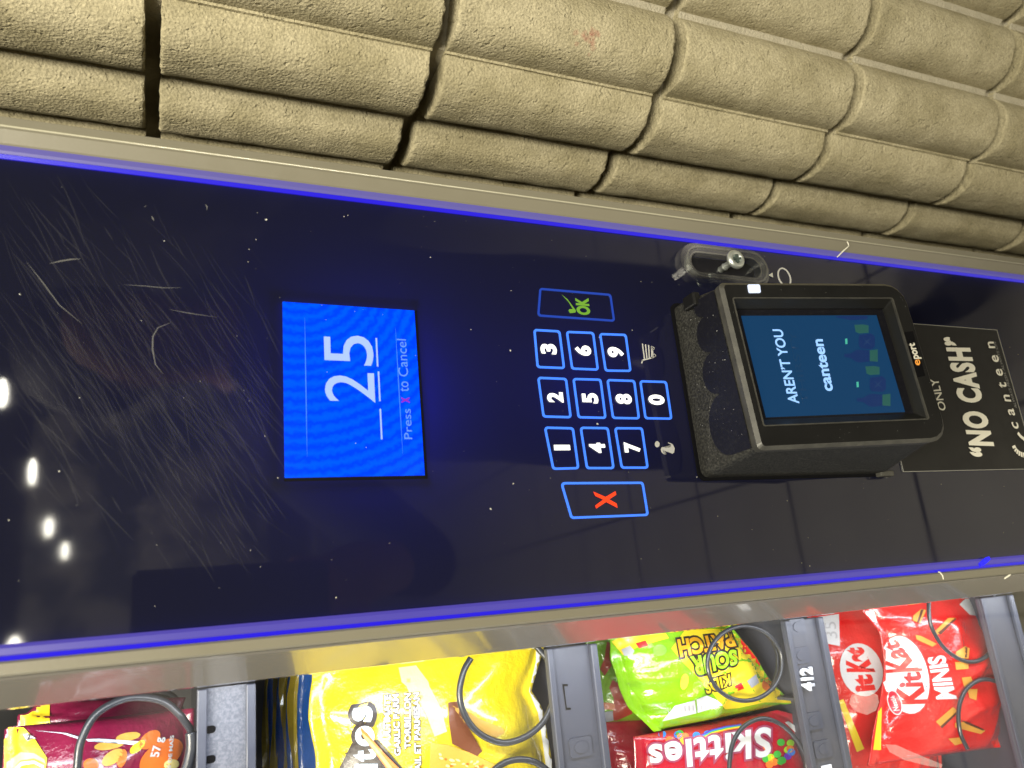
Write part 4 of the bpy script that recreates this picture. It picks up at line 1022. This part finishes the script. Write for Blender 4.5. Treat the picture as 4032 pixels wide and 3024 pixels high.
bagA.text('ES DE MAÏS', P_(BA, (1650, 1570), (1685, 1215), (1640, 1222), (1608, 1570)), white, 4, 0.03)
for pts in (((330, 1170), (640, 1195), (800, 1245), (780, 1262), (600, 1200)), ((830, 1255), (960, 1250), (1345, 1275), (1290, 1310), (1190, 1270), (850, 1275))):
    bagA.poly('side_seam_print', P_(BA, *pts), paleblue, 3)
bagA2 = Bag('snack_bag', 'maroon and yellow corn snack bag on the top shelf, standing behind the front one',
            P_(BA, (420, 860), (260, 1005), (170, 1015), (160, 1500), (120, 2300)), P_(BA, (1800, 850), (1760, 960), (1740, 1300), (1720, 2300)), YB+0.045, 0.016, M['foil_maroon'], 2.2, 'corn snack bags on the top shelf')
bagA2.poly('yellow_top', P_(BA, (0, 800), (480, 800), (480, 1080), (520, 1200), (450, 2300), (0, 2300)), yel, 1)
for cx_, cy_, rx, ry, ti, m_ in ((1140, 1160, 115, 42, -12, chipm), (1440, 1200, 90, 42, -30, chipm), (1280, 1060, 90, 30, -8, chipm), (1560, 1060, 100, 60, -30, orangem)):
    bagA2.poly('chip_picture', oval(BA, cx_, cy_, rx, ry, ti), m_, 1)
bagA2.poly('side_seam_print', P_(BA, (700, 1090), (830, 1072), (1000, 1095), (1440, 1098), (1620, 1140), (1580, 1150), (1430, 1112), (900, 1110), (800, 1140), (740, 1130)), paleblue, 2)
bagA2.text('57 g', P_(BA, (1600, 1115), (1612, 1060), (1545, 1065), (1535, 1115)), paleblue, 3, 0.03)

# second shelf: yellow tortilla chip bag, blue bags behind
Tb = P_(BB, (1060, 480), (1050, 700), (1028, 820), (1012, 1050), (1050, 1250), (1085, 1400), (1090, 1600), (1100, 2300), (1120, 4200))
Bb = P_(BC, (1640, 200), (1565, 410), (1445, 780), (1560, 960), (1605, 1200), (1650, 1400), (1668, 1560), (1680, 2300), (1690, 4200))
bagB = Bag('snack_bag', 'bright yellow tortilla chip bag with black logo on the second shelf', Tb, Bb, YB, 0.024, M['foil_yellow'], 3.0, None, 1.5)
bagB.poly('white_seal', P_(BC, (1500, 300), (1572, 405), (1450, 765), (1575, 960), (1625, 1200), (1680, 1540), (1690, 2200), (1610, 2200), (1600, 1540), (1560, 1250), (1520, 1000), (1432, 790), (1500, 500)), white, 1, 12)
for pts in (((1900, 560), (2060, 540), (2180, 700), (2212, 860), (2120, 900), (1990, 800)),): bagB.poly('white_flash', P_(BB, *pts), cream, 1)
bagB.poly('white_flash', P_(BC, (170, 560), (330, 590), (480, 760), (580, 950), (640, 1180), (520, 1230), (430, 1000), (330, 820), (200, 700)), cream, 1)
for pts, m_ in ((((650, 900), (740, 890), (780, 1000), (870, 1180), (980, 1370), (930, 1420), (690, 1300), (660, 1100)), brown), (((480, 1290), (640, 1310), (850, 1380), (1100, 1500), (1250, 1700), (700, 1900), (470, 1560)), chipm),
                (((690, 930), (800, 970), (960, 1060), (1180, 1150), (1195, 1190), (1120, 1235), (960, 1200), (820, 1110)), chipm)):
    bagB.poly('chip_picture', P_(BC, *pts), m_, 2)
for k in range(34):
    a = random.random(); b = random.random(); x = 540+a*520+b*60; y = 1330+a*230*0.8+b*190
    bagB.poly('chip_speckle', oval(BC, x, y, 10+random.random()*22, 7+random.random()*10, random.uniform(-50, 50), 8), cream if k % 3 else orangem, 3, 40)
bagB.poly('logo_triangle', P_(BB, (1440, 1290), (1690, 1260), (1950, 1560), (2100, 2300), (900, 2300), (1180, 1800)), darkm, 2)
for s, q, in (('s', ((1640, 1090), (1640, 930), (1440, 950), (1440, 1080))), ('o', ((1662, 1325), (1655, 1120), (1468, 1130), (1470, 1320))), ('t', ((1680, 1470), (1670, 1345), (1450, 1370), (1450, 1470))), ('i', ((1690, 1560), (1690, 1490), (1460, 1490), (1460, 1560)))):
    Q = P_(BB, *q); bagB.text(s, Q, darkm, 4, 0.16, ref=0.045, name='letter_outline'); bagB.text(s, Q, pm('ice', (0.60, 0.74, 0.92)), 6, 0.045, ref=0.045)
bagB.poly('flame_streak', P_(BB, (1515, 1130), (1600, 1215), (1760, 1400), (1900, 1540), (2050, 1760), (1900, 1760), (1790, 1560), (1650, 1370), (1545, 1230)), pm('flame', (0.75, 0.20, 0.02)), 8)
bagB.poly('flame_core', P_(BB, (1525, 1180), (1600, 1245), (1720, 1390), (1850, 1560), (1820, 1580), (1690, 1400), (1570, 1260)), pm('flame_core', (0.92, 0.55, 0.18)), 9)
for s, q in (('ULTIMATE', ((1812, 1260), (1812, 822), (1752, 830), (1740, 1262))), ('GARLIC PARM', ((1912, 1412), (1892, 815), (1832, 822), (1850, 1415))), ('TORBILLON', ((2008, 1345), (2010, 808), (1942, 812), (1950, 1348))), ('AIL ET PARMESAN', ((2110, 1560), (2092, 800), (2032, 806), (2050, 1560)))):
    Q = P_(BB, *q); bagB.text(s, Q, darkm, 4, 0.10, shear=0.0, ref=0.03, name='letter_outline'); bagB.text(s, Q, white, 6, 0.03, ref=0.03)
Tc = P_(BB, (1050, 480), (1040, 700), (1020, 900), (1020, 1250), (1040, 1700), (1050, 2300), (1050, 4000)); Bc = P_(BC, (1500, 300), (1500, 700), (1520, 1200), (1520, 2300), (1520, 4000))
for k in range(4):
    b = Bag('snack_bag', ['blue snack bag with gold top seal tucked right behind the yellow tortilla chip bag', 'blue snack bag, second behind the yellow tortilla chip bag', 'blue snack bag, third behind the yellow tortilla chip bag', 'blue snack bag at the back, fourth behind the yellow tortilla chip bag'][k],
            Tc, Bc, YB, 0.012, M['foil_blue'], 5.0+k*1.7, 'blue bags queued on the second shelf', 1.2, dy=0.045+0.044*k, n=30, m=30, seal=0.12)
    off = 0.045+0.044*k
    # gold crimped seal along the top, a real folded flap
    top = [at(*p, YB)+Vector((0, off, 0)) for p in Tc]; top = resample(top, 24); vs = []; fs = []
    for i, p in enumerate(top):
        lean = 0.006*math.sin(i*0.35+k*2)+random.uniform(-0.001, 0.001)
        vs += [p+Vector((0, -0.0012, -0.0008)), p+Vector((0, -0.0020+lean*0.3, 0.001)), p+Vector((0, -0.0005+lean, 0.0028+0.0012*math.sin(i*0.5+k))), p+Vector((0, 0.0015+lean*0.3, 0.0))]
    for i in range(24):
        for j in range(3): fs.append((4*i+j, 4*i+4+j, 4*i+5+j, 4*i+1+j))
    obj('gold_seal', vs, fs, M['foil_gold'], b.root)
    q = [at(*p, YB)+Vector((0, off-0.006, 0)) for p in P_(BB, (1130, 1400), (1130, 760), (1080, 760), (1080, 1400))]
    text_on('lettering', 'COLLATION', [v+Vector((0, 0, -0.010)) for v in q], 0.004, paleblue, b.root, 0.01)

# third shelf: sour candy bag (front) and its neighbour behind, red candy bags
bagC = Bag('snack_bag', 'lime and yellow sour candy bag lying sideways on the third shelf, front of its row',
           P_(BD, (460, 330), (440, 650), (530, 900), (620, 1080), (760, 1220), (820, 1285)), P_(BD, (1500, 330), (1570, 440), (1620, 520), (1720, 640), (1900, 880), (2030, 1035)), YB, 0.022, M['foil_lime'], 8.0, 'sour candy bags on the third shelf', 1.4)
bagC.poly('yellow_print', P_(BD, (980, 560), (1100, 400), (1560, 380), (1640, 520), (1920, 880), (2030, 1035), (1800, 1030), (1560, 1080), (1450, 1090), (1300, 900), (1180, 780), (1080, 680)), yel, 1)
bagC.poly('yellow_print', P_(BD, (460, 500), (640, 400), (900, 380), (960, 470), (700, 540), (560, 620)), yel, 1)
bagC.poly('red_corner', P_(BD, (1580, 470), (1640, 540), (1760, 690), (1860, 830), (1820, 790), (1700, 660), (1610, 600)), redm, 2)
bagC.text('PATCH', P_(BD, (1500, 420), (1030, 480), (1060, 640), (1550, 540)), darkm, 3, 0.13, ref=0.04, name='letter_outline')
bagC.text('PATCH', P_(BD, (1500, 420), (1030, 480), (1060, 640), (1550, 540)), orm, 5, 0.04, ref=0.04)
bagC.text('SOUR', P_(BD, (1545, 565), (1140, 630), (1180, 810), (1560, 700)), darkm, 3, 0.13, ref=0.04, name='letter_outline')
bagC.text('SOUR', P_(BD, (1545, 565), (1140, 630), (1180, 810), (1560, 700)), limem, 5, 0.04, ref=0.04)
bagC.text('KIDS', P_(BD, (1490, 780), (1250, 850), (1290, 960), (1500, 880)), darkm, 3, 0.12, ref=0.03, name='letter_outline')
bagC.text('KIDS', P_(BD, (1490, 780), (1250, 850), (1290, 960), (1500, 880)), yel, 5, 0.03, ref=0.03)
bagC.poly('nutrition_panel', P_(BD, (1010, 1060), (1185, 1012), (1200, 1125), (900, 1195)), white, 2); bagC.poly('nutrition_panel', P_(BD, (1200, 1005), (1290, 970), (1380, 1010), (1430, 1055), (1210, 1122)), white, 2)
for i in range(12):
    x = 950+i*36; bagC.poly('fine_print', P_(BD, (x, 1060 if i > 2 else 1105), (x+8, 1058 if i > 2 else 1105), (x+12, 1118-i*3), (x+4, 1120-i*3)), grey, 4, 60)
bagC.poly('grey_label', P_(BD, (545, 570), (620, 535), (660, 580), (640, 620), (570, 625)), grey, 3); bagC.poly('red_label', P_(BD, (670, 515), (755, 490), (780, 535), (700, 560)), redm, 3)
bagC.poly('grey_label', P_(BD, (1640, 845), (1720, 785), (1745, 860), (1680, 905)), grey, 3); bagC.poly('red_label', P_(BD, (1530, 890), (1590, 855), (1615, 910), (1560, 930)), redm, 3)
bagC.poly('orange_print', oval(BD, 1820, 870, 48, 60, 20), orangem, 2); bagC.poly('orange_print', oval(BD, 1095, 850, 35, 70, 10), pm('peach', (0.75, 0.40, 0.05)), 2); bagC.poly('green_roundel', oval(BD, 880, 575, 60, 50, 0), pm('mid_green', (0.22, 0.55, 0.06)), 2)
bagC2 = Bag('snack_bag', 'lime and red sour candy bag on the third shelf, tucked behind the front one',
            P_(BD, (240, 330), (225, 550), (290, 720), (350, 800), (320, 1000), (308, 1210)), P_(BD, (1400, 330), (1450, 700), (1300, 1000), (800, 1190)), YB+0.03, 0.014, M['foil_lime'], 9.5, 'sour candy bags on the third shelf', 1.4)
bagC2.poly('red_print', P_(BD, (420, 500), (500, 540), (480, 680), (400, 800), (360, 740), (400, 640)), brick, 2); bagC2.poly('red_print', P_(BD, (470, 830), (560, 900), (640, 1060), (640, 1130), (500, 1190), (470, 1180), (480, 1000), (440, 900)), brick, 2)
bagC2.poly('pink_label', P_(BD, (370, 1045), (400, 1030), (485, 1040), (490, 1075), (470, 1095), (385, 1090)), pm('coral', (0.72, 0.22, 0.08)), 3); bagC2.poly('grey_label', P_(BD, (395, 1115), (470, 1105), (478, 1190), (400, 1200)), grey, 3)
bagS = Bag('snack_bag', 'crimson candy bag with white lettering lying sideways beside the sour candy bag, front one',
           P_(BD, (640, 1330), (650, 1420), (660, 1600), (680, 2400), (690, 3600)), P_(BD, (1900, 1095), (2090, 1140), (2125, 1340), (2200, 1500), (2260, 2400), (2280, 3600)), YB, 0.020, M['foil_crimson'], 11.0, 'crimson candy bags on the third shelf', 1.0)
Q = P_(BD, (1850, 1235), (775, 1400), (800, 1640), (1850, 1500)); bagS.text('Skittles', Q, pm('grey_lilac', (0.30, 0.05, 0.12)), 3, 0.085, ref=0.032, space=1.12, name='letter_outline'); bagS.text('Skittles', Q, white, 5, 0.032, ref=0.032, space=1.12)
random.seed(21)
for i in range(26):
    x = random.uniform(1800, 2080) if i < 16 else random.uniform(900, 1300); y = random.uniform(1330, 1590) if i < 16 else random.uniform(1300, 1380)
    bagS.poly('candy_picture', oval(BD, x, y, 34, 32, 0, 14), random.choice((greenm, yel, purple, orangem, bluem, limem)), 4 if i < 16 else 1, 60)
for k, m_ in enumerate((purple, bluem, greenm, yel, orangem)):
    bagS.poly('rainbow_band', P_(BD, (1240, 1310+k*9), (1330, 1265+k*9), (1450, 1235+k*8), (1590, 1215+k*7), (1590, 1224+k*7), (1450, 1245+k*8), (1330, 1276+k*9), (1245, 1320+k*9)), m_, 2, 30)
bagS.poly('white_label', P_(BD, (1970, 1205), (2000, 1195), (2070, 1240), (2060, 1290)), white, 4)
bagS2 = Bag('snack_bag', 'crimson candy bag beside the sour candy bag, hidden in shade behind the front one',
            P_(BD, (335, 1180), (340, 1320), (360, 1600), (380, 2400)), P_(BD, (1700, 1180), (1700, 1500), (1700, 2400)), YB+0.03, 0.014, M['foil_crimson'], 12.0, 'crimson candy bags on the third shelf', 2.0)

# fourth shelf: red wafer minis bag, one more behind
bagD = Bag('snack_bag', 'red wafer minis bag with white oval logo at the front of the fourth shelf',
           P_(BE, (760, 100), (800, 250), (930, 430), (970, 720), (950, 1050), (870, 1380), (820, 1610)), P_(BE, (1800, 60), (1830, 260), (1950, 600), (2035, 760), (2062, 1000), (2060, 1240), (2030, 1440)), YB, 0.022, M['foil_red'], 14.0, 'red wafer bags on the fourth shelf', 1.3)
bagD.poly('logo_rim', oval(BE, 1157, 805, 222, 368, -14), redm, 1); bagD.poly('logo_oval', oval(BE, 1157, 805, 205, 352, -14), white, 2)
bagD.text('Kit', P_(BE, (1365, 1060), (1290, 775), (1130, 780), (1040, 1070)), redm, 4, 0.035); bagD.text('Kat', P_(BE, (1300, 770), (1080, 490), (960, 530), (990, 790)), redm, 4, 0.035)
bagD.poly('red_divider', P_(BE, (975, 760), (1305, 745), (1315, 768), (980, 785)), redm, 3)
bagD.poly('small_oval_rim', oval(BE, 1065, 1050, 62, 115, -18), white, 5); bagD.poly('small_oval', oval(BE, 1065, 1050, 54, 105, -18), pm('brand_red', (0.55, 0.02, 0.05)), 6); bagD.text('Nestlé', P_(BE, (1110, 1120), (1060, 985), (1025, 1000), (1055, 1125)), white, 8, 0.02)
Q = P_(BE, (1622, 1018), (1510, 625), (1352, 650), (1432, 1022)); bagD.text('MINIS', Q, redm, 3, 0.09, ref=0.04, name='letter_outline'); bagD.text('MINIS', Q, white, 5, 0.04, ref=0.04)
for pts in (((1230, 280), (1300, 220), (1345, 230), (1290, 350), (1225, 320)), ((1420, 420), (1540, 300), (1610, 300), (1470, 440), (1430, 450)), ((1250, 450), (1300, 460), (1440, 530), (1400, 555), (1260, 490)), ((1610, 600), (1690, 550), (1730, 570), (1720, 660), (1600, 660)), ((1600, 690), (1720, 690), (1720, 750), (1610, 760)), ((1660, 830), (1740, 820), (1770, 890), (1680, 910)), ((1710, 930), (1800, 930), (1790, 1030), (1730, 1010)), ((1430, 1220), (1580, 1090), (1620, 1120), (1480, 1270)), ((1600, 1230), (1700, 1220), (1870, 1300), (1830, 1330), (1600, 1270)), ((1540, 1370), (1640, 1360), (1670, 1410), (1600, 1430))):
    bagD.poly('wafer_picture', P_(BE, *pts), wafer, 2)
for pts in (((1450, 430), (1600, 298), (1612, 312), (1475, 450)), ((1470, 1262), (1610, 1135), (1618, 1150), (1485, 1280)), ((1650, 1205), (1720, 1225), (1860, 1290), (1850, 1300), (1700, 1240)), ((1690, 560), (1710, 560), (1705, 650), (1688, 650)), ((1300, 225), (1322, 225), (1280, 345), (1262, 340))):
    bagD.poly('chocolate_picture', P_(BE, *pts), choc, 3)
bagD.poly('silver_corner', P_(BE, (1690, 130), (1800, 120), (1815, 285), (1730, 270), (1640, 180)), white, 2); bagD.poly('side_label', P_(BE, (780, 240), (880, 235), (940, 430), (860, 440)), white, 2); bagD.poly('yellow_tab', P_(BE, (925, 1090), (950, 1070), (942, 1470), (875, 1470)), yel, 2)
bagD2 = Bag('snack_bag', 'red chocolate wafer minis bag on the fourth shelf, half hidden behind the front one',
            P_(BE, (280, 100), (290, 320), (380, 750), (480, 1150), (560, 1631), (640, 2300)), P_(BE, (1500, 100), (1500, 700), (1500, 1300), (1500, 2300)), YB+0.035, 0.016, M['foil_red'], 15.0, 'red wafer bags on the fourth shelf', 1.3)
bagD2.poly('logo_oval', oval(BE, 770, 760, 185, 240, -18), white, 2); bagD2.text('Kat', P_(BE, (900, 780), (780, 560), (620, 560), (640, 780)), redm, 4, 0.06); bagD2.text('it', P_(BE, (900, 940), (860, 800), (700, 800), (720, 960)), redm, 4, 0.06)
bagD2.poly('side_label', P_(BE, (390, 290), (570, 265), (580, 550), (430, 520)), white, 2); bagD2.text('35', P_(BE, (560, 480), (540, 330), (440, 340), (450, 480)), grey, 3)
bagD2.poly('yellow_tab', P_(BE, (565, 1035), (610, 1020), (795, 1460), (730, 1490)), yel, 2)
for i in range(5): bagD2.poly('small_print', P_(BE, (598, 1340+i*40), (622, 1340+i*40), (622, 1362+i*40), (598, 1362+i*40)), white, 2, 60)

# greasy smears on the window
def smear(pts, Y=YG-0.0006):
    bm = bmesh.new(); bm.faces.new([bm.verts.new(at(*p, Y)) for p in pts]); bmesh.ops.triangulate(bm, faces=bm.faces[:]); return from_bm('glass_smear', bm, M['smear'], vm)
smear(P_(BE, (680, 985), (760, 950), (850, 945), (915, 985), (925, 1050), (900, 1120), (820, 1160), (720, 1130), (660, 1060)))
smear(P_(BE, (980, 1420), (1080, 1425), (1200, 1480), (1330, 1560), (1490, 1600), (1480, 1630), (1350, 1610), (1150, 1560), (1020, 1490)))

# faint pink stain on one block of the wall
bpy.context.view_layer.update(); dgr = bpy.context.evaluated_depsgraph_get(); bm = bmesh.new(); random.seed(4)
for k in range(26):
    px, py = D(random.gauss(1272, 14), random.gauss(82, 10)); r_ = ray(px, py).normalized()
    ok, loc, nn, _, _, _ = SC.ray_cast(dgr, CAM, r_)
    if ok and loc.x > 0.15: speck(bm, loc+nn*0.0006, random.uniform(0.0012, 0.0030), nn)
if bm.faces: from_bm('pink_stain', bm, mat('pink_stain', (0.45, 0.12, 0.10), 0.9, alpha=0.13), wall)

# lamps inside the cabinet: LED strips on both door edges
area('cabinet_led_strip', (-0.1265, 0.036, -0.10), (-0.20, 0.12, -0.10), 0.010, 1.0, 0.6, (0.86, 0.92, 1.0))
area('cabinet_led_strip', (-0.62, 0.045, -0.10), (-0.16, 0.12, -0.10), 0.012, 1.0, 2.2, (0.86, 0.92, 1.0))
